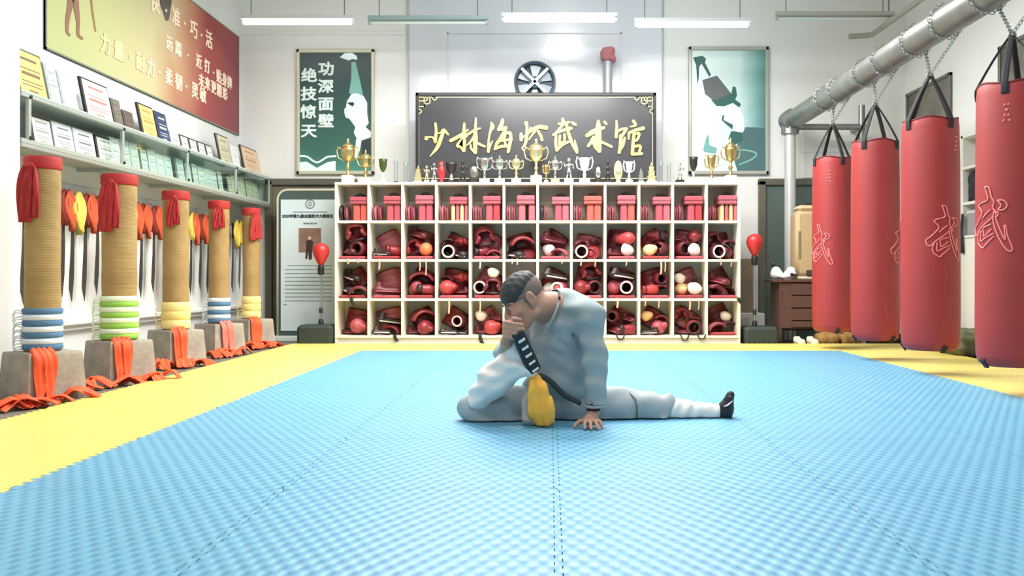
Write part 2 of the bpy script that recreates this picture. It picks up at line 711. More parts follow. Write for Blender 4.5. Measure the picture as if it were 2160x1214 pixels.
def tile_mesh(name, m):
    g = 0.0013
    u = lambda t: (0.025 + 0.95 * t) * T
    pts = [(g, g)] + [(u(t), d + g) for t, d in TP] + [(T - g, g)] + [(T + d - g, u(t)) for t, d in TP] + [(T - g, T - g)]
    pts += [(u(t), T + d - g) for t, d in TP[::-1]] + [(g, T - g)] + [(d + g, u(t)) for t, d in TP[::-1]]
    q = []
    for p in pts:
        if not q or (abs(p[0] - q[-1][0]) + abs(p[1] - q[-1][1])) > 1e-5:
            q.append(p)
    return MB().prism(q, lambda a, b, t: (a, b, ZF + 0.0005 + (0.0 - ZF - 0.0005) * t), 1).build(name, m, floor)


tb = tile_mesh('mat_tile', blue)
ty = tile_mesh('mat_tile', yellow)
used = {'b': False, 'y': False}
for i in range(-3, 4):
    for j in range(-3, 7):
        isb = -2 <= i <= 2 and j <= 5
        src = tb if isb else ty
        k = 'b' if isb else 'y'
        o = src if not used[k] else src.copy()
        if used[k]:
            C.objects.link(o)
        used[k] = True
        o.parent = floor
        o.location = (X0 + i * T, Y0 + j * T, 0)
        if not isb:
            o['label'] = 'yellow border mat tile'
# ================================================================ LEFT SIDE
steel = mat('brushed_steel', (180, 182, 184), 0.3, 1.0)
alum = mat('aluminium_trim', (196, 202, 198), 0.35, 0.7)
black = mat('matte_black', (24, 24, 26), 0.5)
blackfab = mat('black_webbing', (34, 34, 38), 0.75, bump=0.15, bs=200)


def glass_mat(name, tint, mixf=0.16, rough=0.05):
    m = bpy.data.materials.new(name)
    m.use_nodes = True
    nt = m.node_tree
    out = nt.nodes['Material Output']
    nt.nodes.remove(nt.nodes['Principled BSDF'])
    tr = nt.nodes.new('ShaderNodeBsdfTransparent')
    tr.inputs[0].default_value = lin(tint) + (1,)
    gl = nt.nodes.new('ShaderNodeBsdfGlossy')
    gl.inputs['Roughness'].default_value = rough
    gl.inputs[0].default_value = (0.9, 1, 0.97, 1)
    mx = nt.nodes.new('ShaderNodeMixShader')
    mx.inputs[0].default_value = mixf
    nt.links.new(tr.outputs[0], mx.inputs[1])
    nt.links.new(gl.outputs[0], mx.inputs[2])
    nt.links.new(mx.outputs[0], out.inputs[0])
    return m


pane = glass_mat('greenish_glass', (244, 252, 249), 0.10)
clear = glass_mat('clear_acrylic', (232, 238, 240), 0.22, 0.1)

# ---- wall banner
BX = XL + 0.016
by0, by1, bz0, bz1 = 6.31, 10.23, 2.318, 3.46
bm_ = bpy.data.materials.new('banner_print')
bm_.use_nodes = True
nt = bm_.node_tree
tc = nt.nodes.new('ShaderNodeTexCoord')
sp = nt.nodes.new('ShaderNodeSeparateXYZ')
nt.links.new(tc.outputs['Object'], sp.inputs[0])
nz = nt.nodes.new('ShaderNodeTexNoise')
nz.inputs['Scale'].default_value = 1.4
nt.links.new(tc.outputs['Object'], nz.inputs['Vector'])
a1 = nt.nodes.new('ShaderNodeMath'); a1.operation = 'MULTIPLY_ADD'
nt.links.new(nz.outputs[0], a1.inputs[0]); a1.inputs[1].default_value = 0.7
nt.links.new(sp.outputs[1], a1.inputs[2])
a2 = nt.nodes.new('ShaderNodeMath'); a2.operation = 'MULTIPLY_ADD'
nt.links.new(sp.outputs[2], a2.inputs[0]); a2.inputs[1].default_value = -0.35
nt.links.new(a1.outputs[0], a2.inputs[2])
mr = nt.nodes.new('ShaderNodeMapRange')
mr.inputs['From Min'].default_value, mr.inputs['From Max'].default_value = -1.3, 2.4
nt.links.new(a2.outputs[0], mr.inputs['Value'])
cr = nt.nodes.new('ShaderNodeValToRGB')
el = cr.color_ramp.elements
el[0].position, el[0].color = 0.0, lin((190, 192, 138)) + (1,)
el[1].position, el[1].color = 1.0, lin((140, 82, 86)) + (1,)
for p_, c_ in ((0.40, (200, 190, 150)), (0.55, (192, 146, 116)), (0.70, (164, 84, 82))):
    e = el.new(p_); e.color = lin(c_) + (1,)
nt.links.new(mr.outputs[0], cr.inputs[0])
nt.links.new(cr.outputs[0], nt.nodes['Principled BSDF'].inputs['Base Color'])
nt.nodes['Principled BSDF'].inputs['Roughness'].default_value = 0.7
nt.nodes['Principled BSDF'].inputs['Specular IOR Level'].default_value = 0.15
ban = thing('wall_banner', 'long yellow to red printed banner with pale writing above the certificate shelf', 'banner', (BX, (by0 + by1) / 2, (bz0 + bz1) / 2))
hy, hz = (by1 - by0) / 2, (bz1 - bz0) / 2
MB().box((-0.012, -hy, -hz), (0, hy, hz)).build('panel', bm_, ban)
fr = MB()
for (a, b) in (((-hy, -hz), (hy, -hz + 0.014)), ((-hy, hz - 0.014), (hy, hz)), ((-hy, -hz), (-hy + 0.014, hz)), ((hy - 0.014, -hz), (hy, hz))):
    fr.box((-0.014, a[0], a[1]), (0.004, b[0], b[1]))
fr.build('frame', mat('thin_olive_frame', (132, 132, 112), 0.4, 0.3), ban)
cream = mat('cream_lettering', (250, 222, 200), 0.5)
palegold = mat('pale_gold_lettering', (244, 226, 170), 0.5)


def bpt(Y, z, d=0.004):
    return Vector((d, Y - (by0 + by1) / 2, z - (bz0 + bz1) / 2))


def btext(chars, size):
    for ch, Y, z in chars:
        text_part('lettering', ch, size, face_px(bpt(Y, z)), cream if Y > 7.8 else palegold, ban, 0.005, 0.001)


btext([('快', 8.05, 3.17), ('·', 8.28, 3.17), ('准', 8.5, 3.17), ('·', 8.7, 3.17), ('巧', 8.92, 3.17), ('·', 9.12, 3.17), ('活', 9.32, 3.17)], 0.19)
btext([('远', 8.35, 2.88), ('踢', 8.55, 2.88), ('·', 8.78, 2.88), ('近', 9.05, 2.88), ('打', 9.27, 2.88), ('·', 9.45, 2.86), ('贴', 9.60, 2.85), ('身', 9.76, 2.85), ('摔', 9.92, 2.85)], 0.15)
btext([('未', 9.12, 2.70), ('来', 9.28, 2.70), ('更', 9.45, 2.70), ('精', 9.61, 2.70), ('彩', 9.78, 2.70)], 0.145)
btext([('力', 7.15, 2.56), ('量', 7.37, 2.56), ('·', 7.56, 2.56), ('耐', 7.76, 2.56), ('力', 7.96, 2.56), ('·', 8.14, 2.56), ('柔', 8.34, 2.56), ('韧', 8.56, 2.56), ('·', 8.74, 2.56), ('灵', 8.95, 2.56), ('敏', 9.16, 2.56)], 0.17)
# printed runner's legs, staff and a dark figure along the top of the banner


def bpoly(name, pts, m, d=0.003):
    pp = []
    for (px, py) in pts:
        Y = -BX * F_PX / (CX - px)
        pp.append((Y, H_CAM + (CY - py) * Y / F_PX))
    mb = MB().prism(pp, lambda a, b, t: bpt(a, b, d * (0.2 + t)), 1)
    mb.build(name, m, ban)


def bstroke(name, pts, m):
    bpoly(name, stroke_poly(pts), m)


skinp = mat('printed_brown_skin', (140, 98, 72), 0.5)
darkp = mat('printed_dark', (70, 58, 48), 0.5)
bstroke('printed_leg', [(153, -40, 16), (147, 12, 12), (142, 40, 9), (141, 66, 6), (146, 74, 5)], skinp)
bstroke('printed_leg', [(155, -40, 16), (160, 14, 12), (164, 45, 8), (164, 72, 6), (172, 81, 6)], skinp)
bstroke('printed_staff', [(188, -40, 4), (194, 20, 4), (201, 66, 3)], mat('printed_staff_brown', (146, 120, 70), 0.5))
bstroke('printed_figure', [(350, -30, 22), (349, 5, 24), (351, 25, 15), (352, 40, 8)], darkp)

# ---- aluminium and glass certificate shelf
SF, SY0, SY1, SZT, SZL = -3.25, 5.43, 10.27, 1.844, 1.55
sh = thing('certificate_shelf', 'long two-tier glass and aluminium wall shelf packed with certificates', 'shelf', (SF, SY0, SZL))
sloc = (SF, SY0, SZL)
gtop = mat('green_glass_slab', (188, 204, 194), 0.15, spec=0.7)
MB().box((XL + 0.005, SY0, SZT - 0.014), (SF + 0.012, SY1, SZT), 0.003).build('top_shelf', gtop, sh, loc=sloc)
MB().box((XL + 0.005, SY0, SZL - 0.03), (SF + 0.012, SY1, SZL), 0.003).build('lower_shelf', mat('grey_green_shelf_board', (166, 172, 158), 0.4), sh, loc=sloc)
MB().box((SF - 0.012, SY0, SZT - 0.038), (SF + 0.014, SY1, SZT - 0.015), 0.003).build('front_rail', alum, sh, loc=sloc)
MB().box((SF - 0.012, SY0, SZL - 0.055), (SF + 0.014, SY1, SZL - 0.031), 0.003).build('front_rail', alum, sh, loc=sloc)
MB().box((XL + 0.004, SY0, SZL - 0.16), (XL + 0.02, SY1, SZL - 0.031)).build('back_board', mat('pale_back_board', (214, 212, 204), 0.5), sh, loc=sloc)
posts = [5.52, 6.73, 7.93, 9.15, 10.24]
for y in posts:
    MB().box((SF - 0.012, y - 0.014, SZL), (SF + 0.012, y + 0.014, SZT - 0.038), 0.003).build('post', alum, sh, loc=sloc)
    MB().box((XL + 0.004, y - 0.012, SZL - 0.06), (SF, y + 0.012, SZL - 0.03)).build('bracket', alum, sh, loc=sloc)
    k = MB()
    for z in (SZL + 0.01, SZT - 0.03):
        k.cyl((SF + 0.01, y, z), (SF + 0.022, y, z), 0.011, n=10)
    k.build('screw_cap', black, sh, loc=sloc)
for i in range(1, 4):
    MB().box((SF - 0.004, posts[i] + 0.02, SZL + 0.004), (SF + 0.002, posts[i + 1] - 0.02, SZT - 0.04)).build('glass_pane', pane, sh, loc=sloc)

# ---- certificates leaning on the shelf
paper = mat('white_certificate_paper', (236, 236, 232), 0.55)
CERT = {}


def cert(name, label, y0, y1, z, h, kind, lean=0.22, xb=None, cat='certificate', group=None):
    """kind: (frame colour, sheet colour, print colour) ; stands on z, leans to the wall"""
    fc, pc, ic = kind
    xb = (SF - 0.11) if xb is None else xb
    w = y1 - y0
    t = thing(name, label, cat, (xb, (y0 + y1) / 2, z), 0, group)
    R = Matrix.Rotation(-lean, 4, 'Y')
    fm = mat('cert_frame_%d_%d_%d' % fc, fc, 0.4)
    pm = mat('cert_sheet_%d_%d_%d' % pc, pc, 0.5, var=0.06, vs=8)
    im = mat('cert_print_%d_%d_%d' % ic, ic, 0.6)
    MB().box((-0.022, -w / 2, 0.004), (0, w / 2, h), 0.003, M=R).build('frame', fm, t)
    b = 0.016
    MB().box((-0.002, -w / 2 + b, b + 0.004), (0.0025, w / 2 - b, h - b), M=R).build('sheet', pm, t)
    # printed lines too small to read
    p = MB()
    for (zz, ww, hh) in ((0.78, 0.55, 0.05), (0.60, 0.7, 0.02), (0.48, 0.62, 0.06), (0.34, 0.7, 0.018), (0.27, 0.7, 0.018), (0.16, 0.3, 0.03)):
        p.box((0.002, -w / 2 * ww, h * zz), (0.0034, w / 2 * ww, h * (zz + hh)), M=R)
    p.build('printed_lines', im, t)
    return t


Yof = lambda px, X: -X * F_PX / (CX - px)
XB = SF - 0.11
GOLD, RED, GREY, DK = (226, 184, 96), (196, 120, 104), (150, 150, 146), (40, 36, 34)
top_row = [
    (44, 105, 0.275, ((92, 72, 52), (226, 190, 112), (120, 92, 60)), 'certificate', 'gold certificate in a thin brown frame at the pier end of the top shelf'),
    (109, 134, 0.25, ((176, 188, 182), (204, 214, 210), (160, 172, 168)), 'plaque', 'clear glass plaque beside the gold certificate on the top shelf'),
    (136, 170, 0.235, ((180, 184, 186), (222, 222, 224), (190, 190, 194)), 'certificate', 'plain white certificate between glass plaque and black-framed certificate'),
    (186, 243, 0.262, (DK, (240, 230, 224), RED), 'certificate', 'white certificate with pink print in a thick black frame'),
    (246, 264, 0.20, ((110, 100, 90), (124, 114, 102), (100, 92, 80)), 'plaque', 'tall plain grey-brown plaque standing on the top shelf'),
    (267, 288, 0.15, ((86, 76, 66), (100, 88, 76), (84, 74, 64)), 'plaque', 'short dark brown plaque standing on the top shelf'),
    (304, 336, 0.25, (DK, (224, 190, 118), (176, 140, 78)), 'certificate', 'yellow certificate in a dark frame next to the blue folder'),
    (339, 362, 0.24, ((48, 58, 84), (52, 64, 96), (200, 206, 216)), 'folder', 'dark blue award folder standing on the top shelf'),
    (365, 383, 0.13, ((214, 216, 212), (228, 230, 226), GREY), 'card', 'small pale award card directly after the blue folder'),
    (385, 402, 0.13, (DK, (226, 226, 222), GREY), 'card', 'small dark-edged award card, second after the blue folder'),
    (404, 420, 0.13, (DK, (224, 226, 216), GREY), 'card', 'small dark-edged award card, third after the blue folder'),
    (422, 437, 0.13, (DK, (226, 226, 222), GREY), 'card', 'small dark-edged award card, fourth after the blue folder'),
    (439, 452, 0.13, (DK, (222, 222, 218), GREY), 'card', 'small dark-edged award card, fifth after the blue folder'),
    (468, 492, 0.27, ((48, 40, 34), (192, 186, 158), (150, 144, 118)), 'certificate', 'large olive certificate in a dark frame on the top shelf'),
    (494, 510, 0.22, ((196, 196, 194), (222, 222, 220), (190, 190, 188)), 'certificate', 'white certificate between the olive and the tan framed ones'),
    (518, 551, 0.26, ((60, 48, 40), (218, 186, 150), (176, 140, 110)), 'certificate', 'tan certificate in a dark frame at the door end of the top shelf'),
]
for (a, b, h, kd, nm, lb) in top_row:
    cert('framed_certificate' if nm == 'certificate' else nm, lb, Yof(a, XB), Yof(b, XB), SZT, h * 1.22, kd, 0.20, XB, nm, 'awards along the top glass shelf')
low1 = [(72, 116, (DK, (214, 216, 208), GREY), 'open-bay certificate in a dark frame at the pier end of the lower tier'),
        (119, 160, ((224, 226, 228), (232, 234, 236), (120, 122, 126)), 'white certificate with grey emblem, second in the open bay of the lower tier'),
        (163, 205, ((224, 226, 228), (232, 234, 236), (110, 112, 116)), 'white certificate with two grey stamps, third in the open lower bay'),
        (209, 246, (DK, (212, 216, 206), GREY), 'dark-edged certificate beside the first glass pane of the lower tier')]
XL2 = SF - 0.09
for (a, b, kd, lb) in low1:
    cert('framed_certificate', lb, Yof(a, XL2), Yof(b, XL2), SZL, 0.205, kd, 0.17, XL2, 'certificate', 'certificates on the lower shelf tier')
rr = random.Random(5)
for bay in range(1, 4):
    y0, y1 = posts[bay] + 0.05, posts[bay + 1] - 0.05
    n = 7
    for i in range(n):
        a = y0 + (y1 - y0) * i / n
        b = y0 + (y1 - y0) * (i + 0.9) / n
        tint = (228, 230, 226) if bay < 3 else (228, 226, 196)
        fcol = (60, 74, 72) if rr.random() < 0.3 else tuple(v - 8 for v in tint)
        cert('framed_certificate', '%s white certificate behind the %s glass pane of the lower tier' % (ORD[i], ORD[bay - 1]) if bay < 3 else
             '%s yellowish certificate behind the glass pane by the door, lower tier' % ORD[i],
             a, b, SZL, 0.20 + 0.03 * rr.random(), (fcol, tint, (170, 176, 174)), 0.15, XL2, 'certificate', 'certificates on the lower shelf tier')

# ---- broadswords hanging point down under the shelf
redcl = mat('dark_red_cloth', (150, 44, 34), 0.7, var=0.25, vs=10)
orcl = mat('orange_red_cloth', (216, 92, 50), 0.7, var=0.2, vs=10)
yelcl = mat('yellow_cloth', (246, 214, 96), 0.7, var=0.15, vs=10)
blade_m = mat('dull_blade_steel', (112, 116, 118), 0.32, 0.9, var=0.2, vs=5)
hilt_m = mat('dark_hilt', (46, 32, 26), 0.5)
brass = mat('brass', (190, 150, 76), 0.35, 0.9)
SX = XL + 0.07
rail = MB().box((XL - 0.003, 5.45, 1.285), (XL + 0.03, 10.2, 1.325), 0.004)
rl = rail.build('sword_rail', mat('white_rail', (222, 222, 218), 0.5))
tag(rl, 'white wooden peg rail on the wall behind the hanging swords', 'rail')


def sword(y, kind, label, ln):
    t = thing('broadsword', label, 'sword', (SX, y, 1.31), 0, 'broadswords hanging under the shelf')
    o = 0.012
    bl = [(-0.014, -0.20), (0.016, -0.20), (0.024, -0.42), (0.040, -0.60 * ln), (0.046, -0.70 * ln), (0.012, -0.80 * ln), (-0.012, -0.62 * ln), (-0.018, -0.42)]
    MB().prism(bl, lambda a, b, d: (o - 0.002 + 0.004 * d, -a * 1.15, b), 1).build('blade', blade_m, t)
    MB().lathe([(0.035, 0), (0.042, 0.006), (0.035, 0.012)], 14, (o, 0, -0.20), sy=1.0, sx=0.7).build('guard', brass, t, smooth=True)
    MB().tube([(o, 0, -0.19), (o, 0.004, -0.12), (o, 0.0, -0.05), (o, -0.01, -0.015)], [0.013, 0.015, 0.014, 0.014], 8).build('grip', hilt_m, t, smooth=2)
    MB().lathe([(0.004, -0.012), (0.02, -0.006), (0.022, 0.006), (0.008, 0.016)], 10, (o, -0.012, -0.008)).build('pommel', brass, t, smooth=True)
    MB().tube([(o, -0.012, 0.0), (o - 0.02, -0.012, 0.03), (-0.035, -0.012, 0.01)], 0.004, 6).build('hook_ring', steel, t)
    cls = {'r': [(redcl, 0.02, 0.28)], 'y': [(yelcl, 0.02, 0.30)], 'ry': [(redcl, -0.025, 0.26), (yelcl, 0.035, 0.23)], 'ro': [(redcl, -0.02, 0.24), (orcl, 0.03, 0.28)],
           'oy': [(orcl, 0.03, 0.30), (yelcl, -0.02, 0.25)]}[kind]
    for (m, off, L) in cls:
        rows = []
        s = 1 if off > 0 else -1
        for i in range(9):
            u = i / 8
            wdt = 0.018 + 0.075 * math.sin(PI * min(1, u * 1.15)) * (1 - 0.35 * u)
            row = []
            for j in range(9):
                v = j / 8 - 0.5
                row.append((o + 0.03 + 0.022 * math.sin(v * 15 + off * 40) * (0.3 + u) + 0.02 * s * 0.3, off * (0.4 + 1.2 * u) + v * 2 * wdt, 0.012 - L * u - 0.04 * (0.5 - abs(v)) * u + 0.015 * v * s))
            rows.append(row)
        MB().sheet(rows, 0.004).build('cloth', m, t, smooth=2)
    return t


sw_px = [(48, 'r'), (130, 'ro'), (150, 'y'), (177, 'ro'), (203, 'ry'), (277, 'oy'), (296, 'ro'), (322, 'ro'), (345, 'r'), (401, 'oy'), (421, 'ro'), (437, 'y'), (489, 'y'), (504, 'oy')]
ck = {'r': 'a dark red cloth', 'y': 'a yellow cloth', 'ry': 'dark red and yellow cloths', 'ro': 'dark red and orange cloths', 'oy': 'orange and yellow cloths'}
for i, (px, k) in enumerate(sw_px):
    sword(Yof(px, SX), k, 'hanging broadsword with %s, %s along the rail from the pier' % (ck[k], ORD[i]), 1.0 - 0.05 * (i % 3 == 1))

# ---- striking posts on concrete feet
conc = mat('cast_concrete', (176, 168, 156), 0.85, var=0.22, vs=9, bump=0.35, bs=45, col2=(146, 138, 126))
capred = mat('red_cap_cloth', (184, 42, 40), 0.7, var=0.2, vs=8)
ropem = bpy.data.materials.new('jute_rope_wrap')
ropem.use_nodes = True
nt = ropem.node_tree
tc = nt.nodes.new('ShaderNodeTexCoord')
wv = nt.nodes.new('ShaderNodeTexWave')
wv.wave_type, wv.bands_direction = 'BANDS', 'Z'
wv.inputs['Scale'].default_value = 34
wv.inputs['Distortion'].default_value = 0.6
nt.links.new(tc.outputs['Object'], wv.inputs['Vector'])
nzz = nt.nodes.new('ShaderNodeTexNoise')
nzz.inputs['Scale'].default_value = 6
nt.links.new(tc.outputs['Object'], nzz.inputs['Vector'])
cr = nt.nodes.new('ShaderNodeValToRGB')
cr.color_ramp.elements[0].color = lin((152, 122, 74)) + (1,)
cr.color_ramp.elements[1].color = lin((178, 146, 94)) + (1,)
cr.color_ramp.elements[0].position, cr.color_ramp.elements[1].position = 0.3, 0.7
nt.links.new(nzz.outputs[0], cr.inputs[0])
nt.links.new(cr.outputs[0], nt.nodes['Principled BSDF'].inputs['Base Color'])
bpn = nt.nodes.new('ShaderNodeBump')
bpn.inputs['Strength'].default_value, bpn.inputs['Distance'].default_value = 0.35, 0.004
nt.links.new(wv.outputs[0], bpn.inputs['Height'])
nt.links.new(bpn.outputs[0], nt.nodes['Principled BSDF'].inputs['Normal'])
nt.nodes['Principled BSDF'].inputs['Roughness'].default_value = 0.85
orange = mat('orange_strip_cloth', (250, 104, 56), 0.7, var=0.25, vs=9, col2=(222, 74, 34))
pinkor = mat('faded_pink_strip_cloth', (238, 128, 112), 0.7, var=0.2, vs=9)
TOW = {'blue': ((84, 122, 158), (226, 232, 238)), 'green': ((150, 200, 84), (232, 244, 214)), 'cream': ((248, 224, 150), (240, 214, 132))}


def towel_part(key, r, z0, z1, n, par):
    """a towel wound round the post: alternate bands, each its own part"""
    c1, c2 = TOW[key]
    m1, m2 = mat('towel_%s' % key, c1, 0.9, bump=0.4, bs=120), mat('towel_%s_light' % key, c2, 0.9, bump=0.4, bs=120)
    for i in range(n):
        a, b = z0 + (z1 - z0) * i / n, z0 + (z1 - z0) * (i + 1) / n
        q = (b - a)
        MB().lathe([(r + 0.001, a), (r + 0.006, a + 0.1 * q), (r + 0.009, a + 0.5 * q), (r + 0.006, a + 0.9 * q), (r + 0.001, b)], 28).build('towel_band', m1 if i % 2 == 0 else m2, par, smooth=2)
    fr = MB()
    rq = random.Random(n)
    for i in range(int(n * 2.2)):
        z = z0 + (z1 - z0) * (i + 0.5) / (n * 2.2)
        an = -2.45 + 0.1 * rq.uniform(-1, 1)
        p0 = Vector(((r + 0.008) * math.cos(an), (r + 0.008) * math.sin(an), z))
        fr.tube([p0, p0 + Vector((-0.03, -0.012, -0.01 + 0.02 * rq.random())), p0 + Vector((-0.045, -0.012, -0.03))], 0.004, 5)
    fr.build('towel_fringe', m2, par)


def ribbon_rows(path, w, across, fold=0.012, ph=0.0, nc=8):
    c = catmull(path, 6)
    rows = []
    ac = Vector(across).normalized()
    for i, p in enumerate(c):
        ww = w(i / (len(c) - 1)) if callable(w) else w
        t = Vector(c[min(i + 1, len(c) - 1)]) - Vector(c[max(i - 1, 0)])
        nrm = t.cross(ac).normalized()
        rows.append([Vector(p) + ac * (ww * (j / (nc - 1) - 0.5)) + nrm * (fold * math.sin(j * 1.9 + ph + i * 0.25)) for j in range(nc)])
    return rows


POSTS = [  # px centre, Y, radius, towel, stripes, towel top z, label
    (90, 5.15, 0.094, 'blue', 7, 0.515, 'rope-wound striking post with a wide blue and white towel, beside the wall pier'),
    (252, 6.05, 0.110, 'green', 8, 0.565, 'rope-wound striking post with a green striped towel'),
    (371, 7.22, 0.100, 'cream', 3, 0.49, 'rope-wound striking post with a cream towel between green and blue towelled posts'),
    (462, 8.17, 0.090, 'blue', 6, 0.50, 'slim striking post with a blue and white towel, fourth along the wall'),
    (530, 9.03, 0.084, 'cream', 3, 0.495, 'slim striking post with a pale yellow towel, beside the notice board'),
]
for i, (px, Y, r, tw, ns, zt, lb) in enumerate(POSTS):
    X = (px - CX) * Y / F_PX
    t = thing('striking_post', lb, 'post', (X, Y, ZF), 0, 'rope-wound striking posts along the wall')
    yaw = math.radians(57)
    Rz = Matrix.Rotation(yaw - PI / 4, 4, 'Z') @ Matrix.Rotation(PI / 4, 4, 'Z')
    b0, b1, hb = 0.172, 0.147, 0.290
    vs = []
    for (s_, z) in ((b0, 0.0), (b0 - 0.003, 0.02), (b1 + 0.004, hb - 0.012), (b1, hb)):
        for (sx, sy) in ((-1, -1), (1, -1), (1, 1), (-1, 1)):
            vs.append(Matrix.Rotation(yaw, 4, 'Z') @ Vector((sx * s_, sy * s_, z)))
    fs = [(3, 2, 1, 0), (12, 13, 14, 15)]
    for L in range(3):
        for k in range(4):
            k2 = (k + 1) % 4
            fs.append((L * 4 + k, L * 4 + k2, L * 4 + 4 + k2, L * 4 + 4 + k))
    MB().add(vs, fs).build('concrete_foot', conc, t)
    zz = zt - ZF
    ztop = 1.386 - ZF
    prof = [(r * 0.99, hb), (r, zz)]
    rq = random.Random(i)
    for k in range(13):
        prof.append((r * (1 + 0.02 * rq.uniform(-1, 1)), zz + 0.02 + (ztop - 0.03 - zz) * k / 12))
    prof.append((r * 0.9, ztop))
    MB().lathe(prof, 28).build('rope_shaft', ropem, t, smooth=2)
    towel_part(tw, r + 0.004, hb + 0.01, zz, ns, t)
    # red cloth tied over the top
    zc = ztop
    MB().lathe([(r + 0.003, zc - 0.07), (r + 0.008, zc - 0.062), (r + 0.006, zc - 0.04), (r + 0.008, zc - 0.012), (r + 0.002, zc + 0.004), (r * 0.5, zc + 0.010), (0.005, zc + 0.011)], 28).build('cap_cloth', capred, t, smooth=2)
    dirx = Vector((0.36, -0.93, 0)) if i < 4 else Vector((0.6, -0.8, 0))
    side = Vector((dirx.y, -dirx.x, 0)) * -1
    offs = [-0.050, -0.045, -0.012, 0.0, 0.015][i]
    tl = [0.32, 0.33, 0.23, 0.20, 0.27][i]
    ang = offs / (r + 0.01)
    dirx, side = Matrix.Rotation(ang, 3, 'Z') @ dirx, Matrix.Rotation(ang, 3, 'Z') @ side
    for q, (so, L, wd) in enumerate(((-0.022, tl, [0.085, 0.09, 0.055, 0.055, 0.075][i]), (0.018, tl * 0.93, [0.075, 0.08, 0.045, 0.05, 0.075][i]))):
        base = dirx * (r + 0.015) + side * (so * 0.5)
        pth = [base + Vector((0, 0, zc - 0.06)), base + dirx * 0.010 + side * so * 0.3 + Vector((0, 0, zc - 0.06 - L * 0.25)), base + dirx * 0.010 + side * so * 0.7 + Vector((0, 0, zc - 0.06 - L * 0.65)), base + dirx * 0.006 + side * so * 0.9 + Vector((0, 0, zc - 0.06 - L))]
        MB().sheet(ribbon_rows(pth, lambda u, wd=wd: wd * (0.55 + 0.55 * math.sin(PI * min(1.0, 0.15 + u * 0.62))), side, 0.010, q * 2.0), 0.005).build('cap_tail', capred, t, smooth=2)
    MB().ball(dirx * (r + 0.010) + Vector((0, 0, zc - 0.055)), (0.024, 0.016, 0.018)).build('knot', capred, t, smooth=2)
    # orange strip draped over the foot and lying on the floor
    ol = ['orange cloth strip hanging over the foot of the wide blue-towelled post', 'orange cloth strip hanging over the foot of the green-towelled post',
          'orange cloth strip hanging over the foot of the middle cream-towelled post', 'faded pink-orange cloth strip over the foot of the slim blue-towelled post', 'orange cloth strip on the foot of the post beside the notice board'][i]
    so = thing('cloth_strip', ol, 'cloth', (X, Y, 0), 0, 'cloth strips tied to the striking posts')
    fwd = Matrix.Rotation(yaw, 4, 'Z') @ Vector((0.0, -1.0, 0))
    sid = Matrix.Rotation(yaw, 4, 'Z') @ Vector((-1.0, 0, 0))
    bf = b1 + ZF
    for q, off in enumerate((0.10, 0.045) if i != 3 else (0.06, 0.0)):
        s0 = sid * off
        hz_ = hb + ZF
        pth = [fwd * (r + 0.02) + s0 * 0.7 + Vector((0, 0, hz_ + 0.02)), fwd * (b1 * 0.85) + s0 + Vector((0, 0, hz_ + 0.022)), fwd * (b1 + 0.022) + s0 + Vector((0, 0, hz_ - 0.03)),
               fwd * (b1 + 0.03) + s0 * 1.05 + Vector((0, 0, hz_ * 0.5)), fwd * (b0 + 0.022) + s0 * (1.15 + 0.2 * q) + Vector((0, 0, 0.03)), fwd * (b0 + 0.05) + s0 * 1.3 + sid * 0.03 + Vector((0, 0, -0.005))]
        MB().sheet(ribbon_rows(pth, lambda u: 0.04 + 0.035 * math.sin(PI * min(1, u * 1.2)), sid, 0.008, q * 1.7 + i, 7), 0.004).build('hanging_length', pinkor if (i == 3) else orange, so, smooth=2)
    rq = random.Random(20 + i)
    pile = MB()
    span = [0.55, 0.62, 0.4, 0.36, 0.3][i]
    for q in range(9):
        c0 = fwd * (b0 + 0.06 + 0.05 * rq.uniform(-1, 1)) + sid * rq.uniform(-span * 0.35, span * 0.75)
        dr = Vector((rq.uniform(-1, 1), rq.uniform(-1, 1), 0)).normalized()
        pp = [c0 - dr * 0.10 + Vector((0, 0, -0.012 + 0.01 * rq.random())), c0 - dr * 0.04 + Vector((0, 0, 0.02 + 0.035 * rq.random())), c0 + dr * 0.03 + Vector((0, 0, 0.012 + 0.02 * rq.random())), c0 + dr * 0.10 + Vector((0, 0, -0.012))]
        pile.sheet(ribbon_rows(pp, 0.075, dr.cross(Vector((0, 0, 1))), 0.008, q, 7), 0.004)
    pile.build('trailing_end', orange, so, smooth=2)
# ================================================================ END WALL
# ---- hanging strip lights
tube_on = mat('lit_tube', (255, 255, 252), 0.4, emit=9.0)
tube_dim = mat('lit_tube_dim', (250, 250, 255), 0.4, emit=1.6)
tube_off = mat('unlit_tube', (206, 214, 214), 0.25)
housing = mat('white_lamp_housing', (214, 216, 216), 0.4)
housing_t = mat('teal_grey_lamp_housing', (150, 170, 172), 0.4)
LAMPS = [(508, 748, 41, tube_on, housing, 'lit hanging strip light above the banner end of the room'),
         (777, 1030, 42, tube_off, housing_t, 'unlit teal-grey hanging strip light above the glossy panel edge'),
         (1058, 1302, 36, tube_dim, housing, 'dimly lit white hanging strip light above the fan'),
         (1338, 1583, 47, tube_on, housing, 'brightest lit hanging strip light, above the poster with the upside-down figure'),
         (1635, 1885, 33, tube_off, mat('grey_lamp_housing', (176, 176, 168), 0.45), 'unlit grey hanging strip light near the punch bag frame')]
